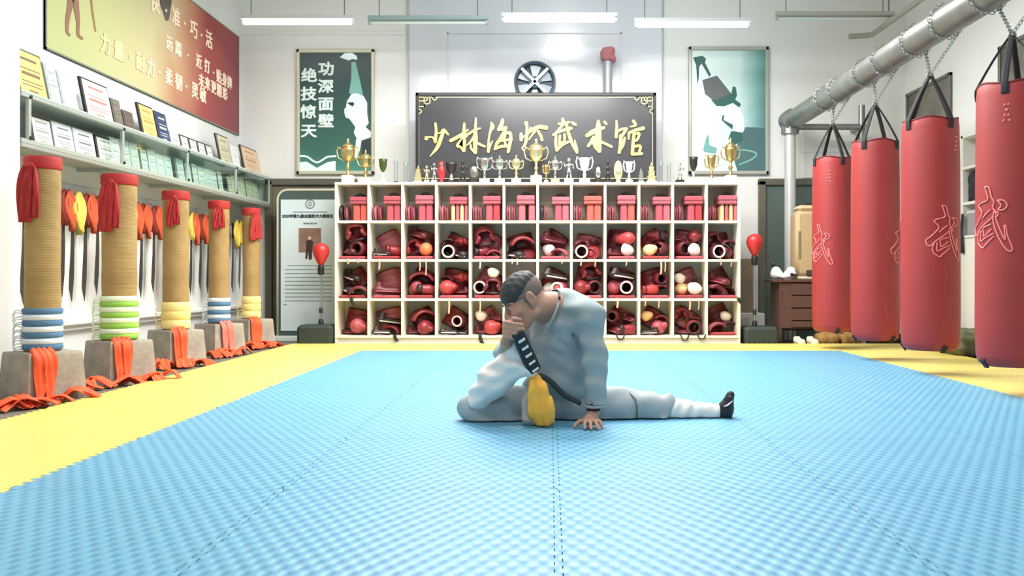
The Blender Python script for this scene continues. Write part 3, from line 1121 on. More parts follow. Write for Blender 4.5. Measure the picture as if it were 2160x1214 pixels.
for (xa, xb, py, tm, hm, lb) in LAMPS:
    Y = 9.3
    a, b = P(xa, py, Y), P(xb, py, Y)
    t = thing('strip_light', lb, 'ceiling light', ((a.x + b.x) / 2, Y, a.z), 0, 'strip lights hanging along the end wall')
    L = (b.x - a.x) / 2
    MB().prism([(-0.045, 0.0), (-0.03, 0.04), (0.03, 0.04), (0.045, 0.0), (0.035, -0.004), (-0.035, -0.004)], lambda p, q, d: (-L + 2 * L * d, p, q), 1).build('housing', hm, t)
    MB().cyl((-L + 0.03, 0, -0.03), (L - 0.03, 0, -0.03), 0.024 if tm is not tube_off else 0.016, n=14).build('tube', tm, t, smooth=True)
    for s in (-1, 1):
        MB().box((s * (L - 0.015) - 0.015, -0.02, -0.05), (s * (L - 0.015) + 0.015, 0.02, 0.0), 0.004).build('tube_holder', hm, t)
        MB().cyl((s * L * 0.82, 0, 0.03), (s * L * 0.82, 0, ZC - a.z), 0.005, n=6).build('hanger', mat('hanger_wire', (110, 106, 100), 0.5), t)


# ---- two framed posters
def poster(name, label, x0, x1, z0, z1, m, fm):
    Y = YB - 0.002
    t = thing(name, label, 'poster', ((x0 + x1) / 2, Y, (z0 + z1) / 2))
    w, h = (x1 - x0) / 2, (z1 - z0) / 2
    MB().box((-w + 0.02, -0.022, -h + 0.02), (w - 0.02, 0, h - 0.02)).build('print', m, t)
    for (a, b) in (((-w, -h), (w, -h + 0.045)), ((-w, h - 0.045), (w, h)), ((-w, -h), (-w + 0.04, h)), ((w - 0.04, -h), (w, h))):
        MB().box((a[0], -0.04, a[1]), (b[0], 0.001, b[1]), 0.008).build('frame_bar', fm, t)
    return t


def on_poster(t, name, pts, m, d=0.0035, ox=500.0, sc=3.034, base=0.022, order=0):
    Y = YB
    q = []
    for (x, y) in pts:
        p = P(ox + x / sc, y / sc, Y)
        q.append((p.x - t.location.x, p.z - t.location.z))
    k = base + 0.0006 * order
    return MB().prism(q, lambda a, b, dd: (a, -(k + 0.0012 * dd), b), 1).build(name, m, t)


def teal_print(name, stops, axis, lo, hi, noise=0.3):
    m = bpy.data.materials.new(name)
    m.use_nodes = True
    nt = m.node_tree
    tc = nt.nodes.new('ShaderNodeTexCoord')
    sp = nt.nodes.new('ShaderNodeSeparateXYZ')
    nt.links.new(tc.outputs['Object'], sp.inputs[0])
    nz = nt.nodes.new('ShaderNodeTexNoise')
    nz.inputs['Scale'].default_value = 3
    nt.links.new(tc.outputs['Object'], nz.inputs['Vector'])
    a = nt.nodes.new('ShaderNodeMath'); a.operation = 'MULTIPLY_ADD'
    nt.links.new(nz.outputs[0], a.inputs[0]); a.inputs[1].default_value = noise
    nt.links.new(sp.outputs[axis], a.inputs[2])
    r = nt.nodes.new('ShaderNodeMapRange')
    r.inputs['From Min'].default_value, r.inputs['From Max'].default_value = lo, hi
    nt.links.new(a.outputs[0], r.inputs['Value'])
    c = nt.nodes.new('ShaderNodeValToRGB')
    for i, (p, col) in enumerate(stops):
        e = c.color_ramp.elements[i] if i < 2 else c.color_ramp.elements.new(p)
        e.position = p
        e.color = lin(col) + (1,)
    nt.links.new(r.outputs[0], c.inputs[0])
    nt.links.new(c.outputs[0], nt.nodes['Principled BSDF'].inputs['Base Color'])
    nt.nodes['Principled BSDF'].inputs['Roughness'].default_value = 0.35
    return m


fgold = mat('pale_champagne_frame', (198, 196, 176), 0.35, 0.3)
pl = poster('framed_poster', 'green framed poster with two columns of white writing and a white profile', -2.944, -2.038, 1.875, 3.33,
            teal_print('green_poster_print', [(0, (84, 152, 140)), (1, (46, 66, 70)), (0.35, (52, 100, 92))], 2, -0.75, 0.6), fgold)
lt = mat('poster_white', (222, 240, 238), 0.5)
lt2 = mat('poster_pale_teal', (120, 176, 164), 0.5)
lt3 = mat('poster_dark', (40, 54, 58), 0.5)
for (ch, x, y) in (('功', 688, 147), ('深', 687, 184), ('面', 687, 221), ('壁', 687, 257), ('绝', 652, 161), ('技', 651, 200), ('惊', 650, 238), ('天', 651, 278)):
    p = P(x, y, YB - 0.03)
    text_part('lettering', ch, 0.165, face_cam(p - pl.location, 1.12), lt, pl, 0.007, 0.001)
on_poster(pl, 'printed_hand', [(660, 370), (690, 345), (735, 338), (770, 362), (772, 388), (745, 380), (715, 390), (690, 380)], lt)
on_poster(pl, 'printed_water', [(735, 400), (762, 400), (790, 520), (812, 620), (770, 610), (720, 600), (735, 500)], lt2)
on_poster(pl, 'printed_profile', [(735, 605), (770, 598), (815, 620), (836, 660), (836, 730), (846, 790), (826, 815), (862, 846), (858, 880), (800, 900), (770, 890), (750, 850), (760, 815), (722, 762), (700, 755), (690, 725), (690, 700), (700, 690), (706, 650)], lt, order=1)
on_poster(pl, 'printed_eye', [(706, 660), (745, 655), (755, 668), (742, 684), (722, 672)], lt3, order=3)
on_poster(pl, 'printed_sleeve', [(765, 890), (800, 900), (790, 960), (775, 1020), (755, 1010), (760, 950)], lt, order=2)
on_poster(pl, 'printed_dark_coat', [(800, 905), (858, 890), (860, 990), (800, 1000)], lt3, order=1)
on_poster(pl, 'printed_book', [(400, 1040), (450, 1035), (515, 1075), (580, 1040), (634, 1030), (634, 1100), (400, 1100)], lt)
on_poster(pl, 'printed_book_edge', stroke_poly([(402, 1000, 12), (450, 1003, 12), (515, 1040, 12), (580, 1006, 12), (634, 1000, 12)]), lt, order=1)

prr = poster('framed_poster', 'pale teal framed poster of an upside-down dark-clad figure', 1.598, 2.532, 1.875, 3.358,
             teal_print('pale_teal_poster_print', [(0, (222, 234, 232)), (1, (30, 66, 62)), (0.55, (198, 222, 220)), (0.78, (120, 168, 166))], 0, -0.3, 0.6, 0.15), mat('grey_champagne_frame', (176, 178, 168), 0.35, 0.3))
pg = mat('poster_slate', (92, 98, 100), 0.5)
pg2 = mat('poster_deep_teal', (44, 92, 84), 0.5)
op = lambda n, pts, m, o: on_poster(prr, n, pts, m, ox=1400.0, order=o)
op('printed_feet', [(185, 370), (245, 360), (268, 378), (262, 405), (300, 480), (290, 495), (240, 410), (225, 430), (222, 500), (214, 545), (205, 420)], pg2, 0)
op('printed_shorts', [(245, 515), (338, 486), (432, 605), (330, 645), (310, 640), (262, 604)], pg, 1)
op('printed_belt', [(300, 640), (330, 640), (430, 600), (440, 555), (458, 560), (466, 610), (455, 640), (492, 668), (480, 690), (440, 660), (385, 682), (335, 680)], pg2, 2)
op('printed_shirt', [(320, 720), (360, 690), (430, 670), (480, 690), (512, 760), (510, 840), (470, 850), (440, 800), (400, 790), (370, 740)], lt, 1)
op('printed_shadow', [(375, 735), (385, 745), (380, 770), (440, 800), (436, 830), (400, 800), (368, 770)], pg2, 3)
op('printed_dark_corner', [(520, 815), (650, 820), (650, 1100), (470, 1100), (440, 1000), (480, 900)], mat('poster_slate_teal', (70, 104, 106), 0.5), 0)
op('printed_arm', [(250, 960), (270, 880), (285, 860), (290, 930), (340, 950), (330, 985), (260, 975)], mat('poster_mid_teal', (110, 170, 166), 0.5), 1)
op('printed_head', [(430, 840), (500, 850), (505, 900), (450, 930), (410, 890)], pg2, 2)
op('printed_bowl', stroke_poly([(470, 960, 8), (540, 965, 10), (590, 985, 10), (560, 1020, 10), (480, 1055, 8)]), lt2, 2)

# ---- exhaust fan
fc = P(1128, 172, 10.12)
t = thing('exhaust_fan', 'round grey metal wall fan half hidden behind the black name board', 'fan', (fc.x, YB - 0.08, fc.z))
fang = mat('fan_blue_grey', (112, 132, 148), 0.35, 0.4)
fr = 0.228
RX = Matrix.Rotation(PI / 2, 4, 'X')
MB().lathe([(fr, -0.02), (fr + 0.012, 0), (fr + 0.012, 0.10), (fr, 0.12), (fr - 0.018, 0.10), (fr - 0.018, 0.0)], 40, M=RX, caps=False).build('rim', mat('fan_rim_grey', (132, 146, 156), 0.35, 0.5), t, smooth=True)
MB().lathe([(0.001, 0.005), (fr - 0.01, 0.006)], 32, M=RX, caps=False).build('back_plate', mat('fan_dark_back', (70, 84, 96), 0.5), t)
MB().lathe([(0.07, 0.03), (0.07, 0.08), (0.055, 0.095), (0.001, 0.1)], 20, M=RX).build('hub', fang, t, smooth=True)
for k in range(6):
    a0 = k * PI / 3 + 0.5
    bl = [(0.06 * math.cos(a0 - 0.3), 0.06 * math.sin(a0 - 0.3)), (0.2 * math.cos(a0 - 0.36), 0.2 * math.sin(a0 - 0.36)), (0.2 * math.cos(a0), 0.2 * math.sin(a0)), (0.2 * math.cos(a0 + 0.3), 0.2 * math.sin(a0 + 0.3)), (0.06 * math.cos(a0 + 0.4), 0.06 * math.sin(a0 + 0.4))]
    MB().prism(bl, lambda x, z, d: (x, -0.03 - 0.01 * d - 0.12 * (x * math.sin(-a0) + z * math.cos(a0)), z), 1).build('blade', mat('fan_blade_grey', (150, 162, 172), 0.35, 0.3), t)
for k in (0, 1):
    a0 = PI / 4 + k * PI / 2
    MB().box((-fr + 0.015, -0.115, -0.016), (fr - 0.015, -0.1, 0.016), M=Matrix.Rotation(a0, 4, 'Y')).build('strut', mat('fan_strut_white', (186, 196, 206), 0.35, 0.3), t)

# ---- grey standpipe with a red wrapped top
pp = P(1282, 130, 10.1)
t = thing('standpipe', 'grey upright pipe with a dusty red wrapped top above the name board', 'pipe', (pp.x, 10.1, 1.2))
MB().box((-0.10, -0.06, -1.225), (0.10, 0.06, -1.19)).cyl((0, 0, -1.2), (0, 0, pp.z - 1.2), 0.05, n=16).build('pipe_shaft', mat('grey_pipe_paint', (158, 162, 168), 0.4, 0.3), t, smooth=True)
fd = Field((-0.14, -0.12, -0.04), (0.14, 0.12, 0.22), 0.009)
fd.ell((0, 0, 0.04), (0.085, 0.07, 0.05)).ell((-0.02, 0, 0.10), (0.07, 0.065, 0.06)).ell((0.03, -0.01, 0.12), (0.05, 0.05, 0.05)).ell((0.06, 0, 0.02), (0.035, 0.04, 0.03))
fd.add(wrinkle(0.003, [(60, 20, 10, 0), (10, 40, 70, 1)]))
o = fd.build('red_wrap', mat('dusty_red_cloth', (176, 108, 112), 0.7), t)
o.location.z = pp.z - 1.2

# ---- black name board with gilded brush writing
SY, sx0, sx1, sz0, sz1 = 9.66, -1.468, 1.152, 1.690, 2.697
t = thing('name_board', 'black framed name board with seven gold brush characters', 'sign', ((sx0 + sx1) / 2, SY, sz0))
sl = (t.location.x, SY, sz0)
MB().box((sx0 + 0.02, SY, sz0 + 0.02), (sx1 - 0.02, SY + 0.03, sz1 - 0.02)).build('board', mat('charcoal_lacquer', (62, 62, 66), 0.22, coat=0.3, var=0.12, vs=2), t, loc=sl)
bk = mat('black_frame_lacquer', (36, 34, 34), 0.3)
for (a, b) in (((sx0, sz0), (sx1, sz0 + 0.04)), ((sx0, sz1 - 0.04), (sx1, sz1)), ((sx0, sz0), (sx0 + 0.035, sz1)), ((sx1 - 0.035, sz0), (sx1, sz1))):
    MB().box((a[0], SY - 0.015, a[1]), (b[0], SY + 0.04, b[1]), 0.006).build('frame_bar', bk, t, loc=sl)
gold = mat('gilded_lettering', (250, 220, 136), 0.38, 0.25, var=0.12, vs=12, col2=(238, 196, 104))
trimg = mat('pale_gold_line', (206, 200, 168), 0.4, 0.3)


def sgn(x, y, d):
    p = P(x, y, SY)
    return (p.x - sl[0], -d, p.z - sl[2])


S1 = (890.0, 240.0, 8.64)
S2 = (1130.0, 240.0, 8.64)
GLY = [
    (S1, [[(250, 178, 38), (262, 330, 48), (245, 515, 50)], [(245, 505, 42), (200, 430, 30), (135, 430, 30), (84, 445, 74), (86, 450, 70)], [(262, 360, 25), (340, 350, 25), (400, 295, 48), (480, 380, 36)], [(395, 330, 55), (350, 450, 65), (280, 620, 62), (150, 780, 12)]]),
    (S1, [[(530, 490, 62), (680, 410, 60), (840, 295, 30)], [(775, 182, 40), (770, 330, 60), (765, 520, 78), (765, 675, 62)], [(740, 470, 60), (655, 580, 60), (700, 600, 50), (755, 660, 50)], [(790, 425, 34), (830, 420, 20)], [(720, 430, 45), (850, 370, 45), (960, 300, 40), (1065, 268, 30)], [(985, 90, 36), (980, 250, 48), (975, 450, 84), (975, 710, 58)], [(950, 420, 45), (890, 510, 36), (815, 580, 18)], [(885, 560, 30), (905, 640, 40), (970, 705, 50)], [(1000, 530, 42), (1060, 560, 46), (1145, 598, 40)]]),
    (S1, [[(1265, 160, 28), (1285, 235, 84), (1255, 310, 50), (1230, 400, 36), (1215, 520, 40), (1213, 690, 52)], [(1225, 640, 45), (1250, 570, 36), (1288, 500, 22)], [(1470, 112, 50), (1455, 190, 72), (1400, 290, 62)], [(1400, 292, 50), (1480, 272, 60), (1535, 250, 45)], [(1535, 258, 48), (1480, 370, 60), (1420, 480, 66), (1370, 540, 56), (1335, 640, 46)], [(1500, 360, 52), (1600, 350, 60), (1620, 450, 56), (1592, 600, 60), (1572, 695, 52)], [(1335, 640, 50), (1450, 598, 50), (1600, 590, 52)], [(1390, 500, 46), (1500, 482, 46), (1635, 472, 46)], [(1520, 400, 36), (1500, 460, 40), (1525, 560, 40)]]),
    (S1, [[(1900, 170, 70), (1915, 250, 46), (1905, 450, 56), (1880, 560, 46), (1830, 630, 30), (1872, 690, 18)], [(1808, 370, 56), (1810, 475, 60)], [(1830, 440, 40), (1880, 400, 30)], [(1985, 262, 46), (1945, 350, 32), (1895, 450, 26)], [(1935, 360, 42), (2020, 290, 56), (2130, 240, 68), (2262, 258, 80)], [(2110, 310, 46), (2165, 400, 52), (2190, 480, 50)], [(2060, 320, 45), (2000, 400, 34), (1950, 470, 28)]]),
    (S2, [[(490, 98, 52), (505, 160, 62)], [(420, 185, 42), (520, 180, 56), (612, 152, 38)], [(500, 200, 50), (410, 300, 36), (330, 380, 28)], [(320, 385, 40), (450, 320, 52), (640, 268, 60)], [(560, 200, 50), (590, 330, 56), (660, 530, 60), (750, 705, 48)], [(752, 700, 46), (742, 610, 44), (708, 480, 20)], [(370, 400, 46), (365, 540, 52), (385, 665, 52)], [(385, 665, 54), (480, 570, 56), (610, 510, 40)], [(440, 400, 40), (430, 560, 46)], [(525, 370, 40), (522, 500, 42), (455, 530, 36)], [(668, 168, 52), (722, 202, 54)]]),
    (S2, [[(1255, 152, 46), (1283, 188, 46)], [(1140, 132, 46), (1140, 260, 100), (1140, 450, 112), (1160, 680, 70)], [(932, 400, 62), (1050, 330, 90), (1240, 256, 50)], [(1060, 440, 80), (1010, 520, 62), (955, 588, 50)], [(1050, 480, 60), (1080, 590, 62), (1150, 675, 62)], [(1190, 510, 46), (1380, 602, 46)]]),
    (S2, [[(1470, 130, 34), (1475, 250, 50), (1465, 420, 56)], [(1490, 330, 42), (1560, 285, 46), (1655, 272, 46)], [(1550, 400, 62), (1545, 560, 60), (1520, 705, 58)], [(1640, 300, 50), (1580, 390, 50), (1545, 440, 40)], [(1620, 440, 40), (1590, 570, 50), (1540, 660, 40)], [(1780, 135, 56), (1815, 210, 50), (1722, 240, 24)], [(1700, 350, 50), (1820, 300, 56), (1958, 266, 66)], [(1700, 350, 46), (1690, 460, 34)], [(1790, 370, 56), (1770, 560, 56), (1760, 735, 60)], [(1790, 382, 46), (1880, 362, 50), (1850, 470, 46), (1780, 500, 40)], [(1780, 600, 46), (1900, 590, 50), (1890, 690, 46)], [(1770, 738, 50), (1930, 728, 50)]]),
]
for (o_, strokes) in GLY:
    g = MB()
    for i, st in enumerate(strokes):
        poly = [(o_[0] + x / o_[2], o_[1] + y / o_[2]) for x, y in stroke_poly(st)]
        g.prism(poly, lambda a, b, d, i=i: sgn(a, b, 0.001 + d * (0.016 + 0.0003 * i)), 1)
    g.build('gold_character', gold, t)
ln = MB()
L_, R_, T_, B_ = 883, 1377, 205, 376
for (a, b, c, d) in ((L_ + 38, T_ - 1, R_ - 38, T_ + 1), (L_ - 1, T_ + 34, L_ + 1, B_), (R_ - 1, T_ + 34, R_ + 1, B_), (L_, B_ - 1, R_, B_ + 1)):
    p, q = sgn(a, d, 0), sgn(c, b, 0)
    ln.box((p[0], -0.006, p[2]), (q[0], 0.001, q[2]))
ln.build('border_line', trimg, t)
for sx in (-1, 1):
    k = MB()
    ox = L_ if sx < 0 else R_
    U = lambda u, v: (ox - sx * u, T_ + v)

    def seg(pts):
        for i in range(len(pts) - 1):
            a, b = U(*pts[i]), U(*pts[i + 1])
            x0_, x1_ = min(a[0], b[0]) - 1, max(a[0], b[0]) + 1
            y0_, y1_ = min(a[1], b[1]) - 1, max(a[1], b[1]) + 1
            p, q = sgn(x0_, y1_, 0), sgn(x1_, y0_, 0)
            k.box((p[0], -0.007, p[2]), (q[0], 0.001, q[2]))
    seg([(0, 0), (30, 0), (30, 6), (38, 6), (38, 0)])
    seg([(0, 0), (0, 26), (6, 26), (6, 34), (0, 34)])
    seg([(0, 8), (12, 8), (12, 0)])
    seg([(12, 14), (24, 14), (24, 0)])
    seg([(0, 20), (12, 20), (12, 8), (18, 8), (18, 0)])
    seg([(12, 20), (12, 14)])
    k.build('corner_fret', mat('pale_gold_fret', (222, 208, 140), 0.4, 0.3), t)

# ---- tall notice board by the door
NY = 9.93
nx0, nx1, nz0, nz1 = -3.055, -2.12, 0.03, 1.665
t = thing('notice_board', 'tall white notice board with round top corners, a photo and small text', 'notice board', ((nx0 + nx1) / 2, NY, ZF))
nl = (t.location.x, NY, ZF)
rim = MB()
rp = [(nx0, nz0)] + [(nx0 + 0.11 - 0.11 * math.cos(a), nz1 - 0.11 + 0.11 * math.sin(a)) for a in np.linspace(0, PI / 2, 7)] + [(nx1 - 0.11 + 0.11 * math.sin(a), nz1 - 0.11 + 0.11 * math.cos(a)) for a in np.linspace(0, PI / 2, 7)] + [(nx1, nz0)]
rim.tube([(a, NY, b) for a, b in rp], 0.014, 8)
rim.build('tubular_rim', mat('cream_tube', (214, 210, 190), 0.35, 0.2), t, loc=nl, smooth=2)
MB().prism([(a * 0.995 + t.location.x * 0.005, b) for a, b in rp], lambda a, b, d: (a, NY - 0.006 + 0.02 * d, b), 1).build('backing', mat('grey_green_backing', (70, 86, 84), 0.5), t, loc=nl)
MB().box((nx0 + 0.04, NY - 0.018, nz0 + 0.06), (nx1 - 0.04, NY - 0.008, nz1 - 0.11)).build('sheet', mat('pale_blue_sheet', (214, 228, 232), 0.5), t, loc=nl)
MB().box((nx0 - 0.03, NY - 0.16, 0), (nx1, NY + 0.12, 0.06), 0.01, ).build('foot_plinth', mat('pale_plinth', (204, 214, 206), 0.5), t, loc=(t.location.x, NY, 0.0))
inkg = mat('notice_grey_ink', (104, 122, 128), 0.6)
inkd = mat('notice_dark_ink', (38, 62, 78), 0.6)
def np_(x, y):
    p = P(x, y, NY - 0.02)
    return Vector((p.x - nl[0], -0.0195, p.z - nl[2]))
c0 = np_(654, 430)
em = MB()
for rr_ in (0.052, 0.044):
    em.tube([c0 + Vector((rr_ * math.cos(a), 0, rr_ * math.sin(a))) for a in np.linspace(0, 2 * PI, 28, endpoint=False)], 0.0025, 6, closed=True)
em.tube([c0 + Vector((0.022 * math.cos(a), 0, 0.022 * math.sin(a))) for a in np.linspace(0, 2 * PI, 16, endpoint=False)], 0.003, 6, closed=True)
em.tube([c0 + Vector((0, 0, 0.012)), c0 + Vector((0, 0, -0.02))], 0.004, 6)
em.build('round_emblem', inkg, t)
text_part('title_line', '2020年第九届全国武术大赛报名', 0.041, face_cam(np_(649, 456)), inkd, t, 0.002, 0.0005)
tl = MB()
rq = random.Random(3)
for (y, x0_, x1_, h) in [(447, 618, 690, 0.012), (471, 640, 668, 0.018)] + [(y, 601 if k else 607, 701, 0.008) for k, y in enumerate(np.linspace(560, 634, 10))] + [(642, 598, 606, 0.01)]:
    x = x0_
    while x < x1_:
        w = rq.uniform(2, 5)
        a, b = np_(x, y), np_(min(x + w, x1_), y)
        tl.box((a.x, -0.0205, a.z - h / 2), (b.x, -0.0185, a.z + h / 2))
        x += w + 1.0
tl.build('small_print', inkg, t)
a, b = np_(630, 532), np_(677, 481)
MB().box((a.x, -0.021, a.z), (b.x, -0.018, b.z)).build('photo', mat('brown_photo', (158, 124, 112), 0.5, var=0.35, vs=14), t)
pf = MB()
for pl_ in ([(644, 545), (646, 520), (645, 508), (655, 505), (661, 510), (658, 530), (658, 546), (652, 548), (650, 530), (648, 546)],):
    q = [np_(x, y) for x, y in pl_]
    pf.prism([(v.x, v.z) for v in q], lambda a, b, d: (a, -0.0215 - 0.001 * d, b), 1)
pf.build('photo_figure', mat('photo_dark_figure', (60, 44, 44), 0.5), t)
c1 = np_(653, 502)
MB().ball(c1 + Vector((0, -0.001, 0)), (0.018, 0.003, 0.020)).build('photo_head', mat('photo_pale_head', (226, 196, 190), 0.5), t)


# ---- reflex balls on rods
def reflex(label, x, Y, zball, bx0, bx1, bz):
    t = thing('reflex_ball', label, 'punching ball', (x, Y, ZF), 0, 'reflex balls at the ends of the pigeonhole shelf')
    zb = zball - ZF
    MB().lathe([(0.004, -0.125), (0.02, -0.12), (0.045, -0.08), (0.075, -0.02), (0.088, 0.03), (0.078, 0.08), (0.05, 0.108), (0.01, 0.12)], 24, (0, 0, zb)).build('ball', mat('red_leather', (196, 44, 46), 0.4, var=0.15, vs=6), t, smooth=2)
    MB().lathe([(0.03, 0), (0.034, -0.01), (0.034, -0.09), (0.026, -0.10)], 16, (0, 0, zb - 0.115)).build('sleeve', black, t, smooth=True)
    MB().cyl((0, 0, bz + 0.02), (0, 0, zb - 0.2), 0.011, n=12).build('rod', steel, t, smooth=True)
    MB().lathe([(0.02, 0), (0.02, 0.05), (0.012, 0.06)], 12, (0, 0, bz + 0.12)).build('clamp', black, t, smooth=True)
    MB().lathe([(0.03, 0), (0.026, 0.04), (0.018, 0.06)], 14, (0, 0, bz)).build('socket', black, t, smooth=True)
    MB().box((bx0 - x, -0.16, 0), (bx1 - x, 0.16, bz), 0.03).build('base', mat('dark_green_black_base', (42, 54, 52), 0.5), t)
    return t


reflex('red reflex ball on a steel rod in front of the notice board', -2.425, 9.37, 0.93, -2.64, -2.275, 0.215)
reflex('red reflex ball on a steel rod beside the small wooden desk', 2.165, 9.40, 1.03, 2.03, 2.385, 0.195)

# ---- board and box leaning behind that reflex ball
o = MB().box((2.06, 10.20, 0.28), (2.33, 10.225, 0.90), 0.004).build('brown_board', mat('brown_hardboard', (134, 120, 100), 0.55, var=0.1))
tag(o, 'plain brown hardboard panel standing on the white box behind the reflex ball', 'board')
bx = thing('white_box', 'low white box with a recessed front under the brown board', 'box', (2.22, 10.12, ZF))
MB().box((-0.19, -0.12, 0), (0.2, 0.12, 0.305), 0.006).build('box_body', mat('white_box_card', (224, 224, 216), 0.5), bx)
MB().box((-0.15, -0.124, 0.06), (0.02, -0.118, 0.26), 0.002).build('front_inset', mat('grey_inset', (196, 200, 194), 0.5), bx)

# ---- trophies along the top of the pigeonhole shelf
ZT = 1.687
silver = mat('silver_metal', (214, 214, 210), 0.22, 1.0)
goldm = mat('trophy_gold', (222, 196, 132), 0.28, 1.0)
paleg = mat('pale_gold_metal', (228, 216, 170), 0.3, 0.9)
marb = mat('pale_marble', (226, 222, 204), 0.4)
darkt = mat('dark_bronze', (64, 60, 56), 0.35, 0.6)
greent = mat('dark_green_bowl', (74, 84, 48), 0.3, 0.3)
whitet = mat('white_porcelain', (236, 236, 234), 0.3)


def trophy(kind, px, pyt, pyb, w, m1, m2, label, Y=9.46):
    """px centre, pixel rows of top and foot, half width in pixels"""
    sc = Y / F_PX
    h = (pyb - pyt) * sc
    r = w * sc
    x = (px - CX) * sc
    t = thing('trophy', label, 'trophy', (x, Y, ZT), 0, 'trophies on top of the pigeonhole shelf')
    if kind in ('cup', 'bowl', 'lidcup'):
        bw = min(r * 0.62, 0.06)
        bh = h * 0.17
        MB().box((-bw, -bw * 0.8, 0), (bw, bw * 0.8, bh), 0.004).build('plinth', m2, t)
        MB().lathe([(bw * 0.7, bh), (bw * 0.35, bh + h * 0.05), (bw * 0.22, bh + h * 0.12), (bw * 0.42, bh + h * 0.17), (bw * 0.2, bh + h * 0.24), (bw * 0.3, bh + h * 0.3)], 16).build('stem', m1 if kind != 'bowl' else whitet, t, smooth=2)
        z0 = bh + h * 0.29
        zt = h * (0.78 if kind == 'lidcup' else 1.0)
        rc = r * (0.62 if kind != 'bowl' else 1.0)
        q = zt - z0
        MB().lathe([(rc * 0.18, z0), (rc * 0.6, z0 + q * 0.18), (rc * 0.88, z0 + q * 0.5), (rc * 0.92, z0 + q * 0.8), (rc * 1.05, zt), (rc * 0.95, zt), (rc * 0.8, z0 + q * 0.6), (rc * 0.1, z0 + q * 0.2)], 20).build('bowl', m1, t, smooth=2)
        if kind == 'lidcup':
            MB().lathe([(rc * 0.98, zt), (rc * 0.7, zt + h * 0.06), (rc * 0.25, zt + h * 0.1), (rc * 0.12, zt + h * 0.14), (rc * 0.22, zt + h * 0.18), (0.002, h)], 16).build('lid', m1, t, smooth=2)
        if kind != 'bowl':
            for s in (-1, 1):
                MB().tube([(s * rc * 0.55, 0, z0 + q * 0.12), (s * r * 0.85, 0, z0 + q * 0.3), (s * r * 0.98, 0, z0 + q * 0.75), (s * r * 0.86, 0, z0 + q * 1.08), (s * rc * 0.85, 0, z0 + q * 0.85)], [0.006, 0.007, 0.008, 0.008, 0.005], 8).build('handle', m1, t, smooth=2)
    elif kind == 'column':
        MB().lathe([(r * 0.9, 0), (r * 0.9, h * 0.07), (r * 0.7, h * 0.1)], 16).build('plinth', m2, t, smooth=True)
        for s in (-1, 1):
            MB().box((s * r * 0.45 - r * 0.16, -r * 0.2, h * 0.1), (s * r * 0.45 + r * 0.16, r * 0.2, h * 0.82), 0.003).build('pillar', m1, t)
        MB().lathe([(r * 0.6, h * 0.82), (r * 0.95, h * 0.88), (r * 0.8, h * 0.97), (0.003, h)], 16).build('crest', m1, t, smooth=2)
    elif kind == 'plaque':
        MB().box((-r * 0.6, -0.03, 0), (r * 0.6, 0.03, h * 0.12), 0.004).build('plinth', m2, t)
        Mx = Matrix.Translation((0, 0, h * 0.56)) @ Matrix.Rotation(PI / 2, 4, 'X')
        MB().lathe([(r, -0.008), (r, 0.008)], 24, M=Mx, sy=h * 0.44 / r).build('shield', m2, t)
        MB().lathe([(r * 0.66, 0.006), (r * 0.5, 0.016)], 20, M=Mx, sy=h * 0.44 / r).build('medal', m1, t, smooth=True)
    elif kind == 'tower':
        MB().box((-r, -r * 0.7, 0), (r, r * 0.7, h * 0.12), 0.004).build('plinth', m2, t)
        for k in range(3):
            q = 1 - 0.2 * k
            MB().box((-r * 0.75 * q, -r * 0.5 * q, h * (0.12 + 0.22 * k)), (r * 0.75 * q, r * 0.5 * q, h * (0.31 + 0.22 * k)), 0.003).build('tier', m1, t)
            MB().box((-r * 0.9 * q, -r * 0.6 * q, h * (0.31 + 0.22 * k)), (r * 0.9 * q, r * 0.6 * q, h * (0.34 + 0.22 * k)), 0.003).build('ledge', m1, t)
        MB().lathe([(r * 0.4, h * 0.78), (r * 0.15, h * 0.88), (0.003, h)], 12).build('finial', m1, t, smooth=2)
    elif kind == 'figure':
        MB().box((-r * 0.8, -r * 0.7, 0), (r * 0.8, r * 0.7, h * 0.16), 0.004).build('plinth', m2, t)
        z = h * 0.16
        k = MB()
        q = h * 0.84
        k.tube([(-r * 0.4, 0, z), (-r * 0.22, 0, z + q * 0.28), (0, 0, z + q * 0.48)], [q * 0.035, q * 0.045, q * 0.07], 8)
        k.tube([(r * 0.4, 0, z), (r * 0.3, 0, z + q * 0.28), (0, 0, z + q * 0.48)], [q * 0.035, q * 0.045, q * 0.07], 8)
        k.tube([(0, 0, z + q * 0.44), (0, 0, z + q * 0.62), (0, 0, z + q * 0.78)], [q * 0.07, q * 0.09, q * 0.05], 10)
        k.tube([(0, 0, z + q * 0.72), (-r * 0.7, 0, z + q * 0.6), (-r * 0.9, 0, z + q * 0.8)], [q * 0.04, q * 0.035, q * 0.03], 8)
        k.tube([(0, 0, z + q * 0.72), (r * 0.7, 0, z + q * 0.66), (r * 0.8, 0, z + q * 0.5)], [q * 0.04, q * 0.035, q * 0.03], 8)
        k.ball((0, 0, z + q * 0.9), q * 0.09)
        k.build('figurine', m1, t, smooth=2)
    elif kind == 'vase':
        MB().lathe([(r * 0.5, 0), (r * 0.62, h * 0.05), (r * 0.4, h * 0.12), (r * 0.9, h * 0.45), (r * 0.8, h * 0.7), (r * 0.45, h * 0.85), (r * 0.6, h)], 18).build('vase_body', m1, t, smooth=2)
        MB().lathe([(r * 0.5, h * 0.86), (r * 0.52, h * 0.9)], 18).build('neck_ring', m2, t)
    return t


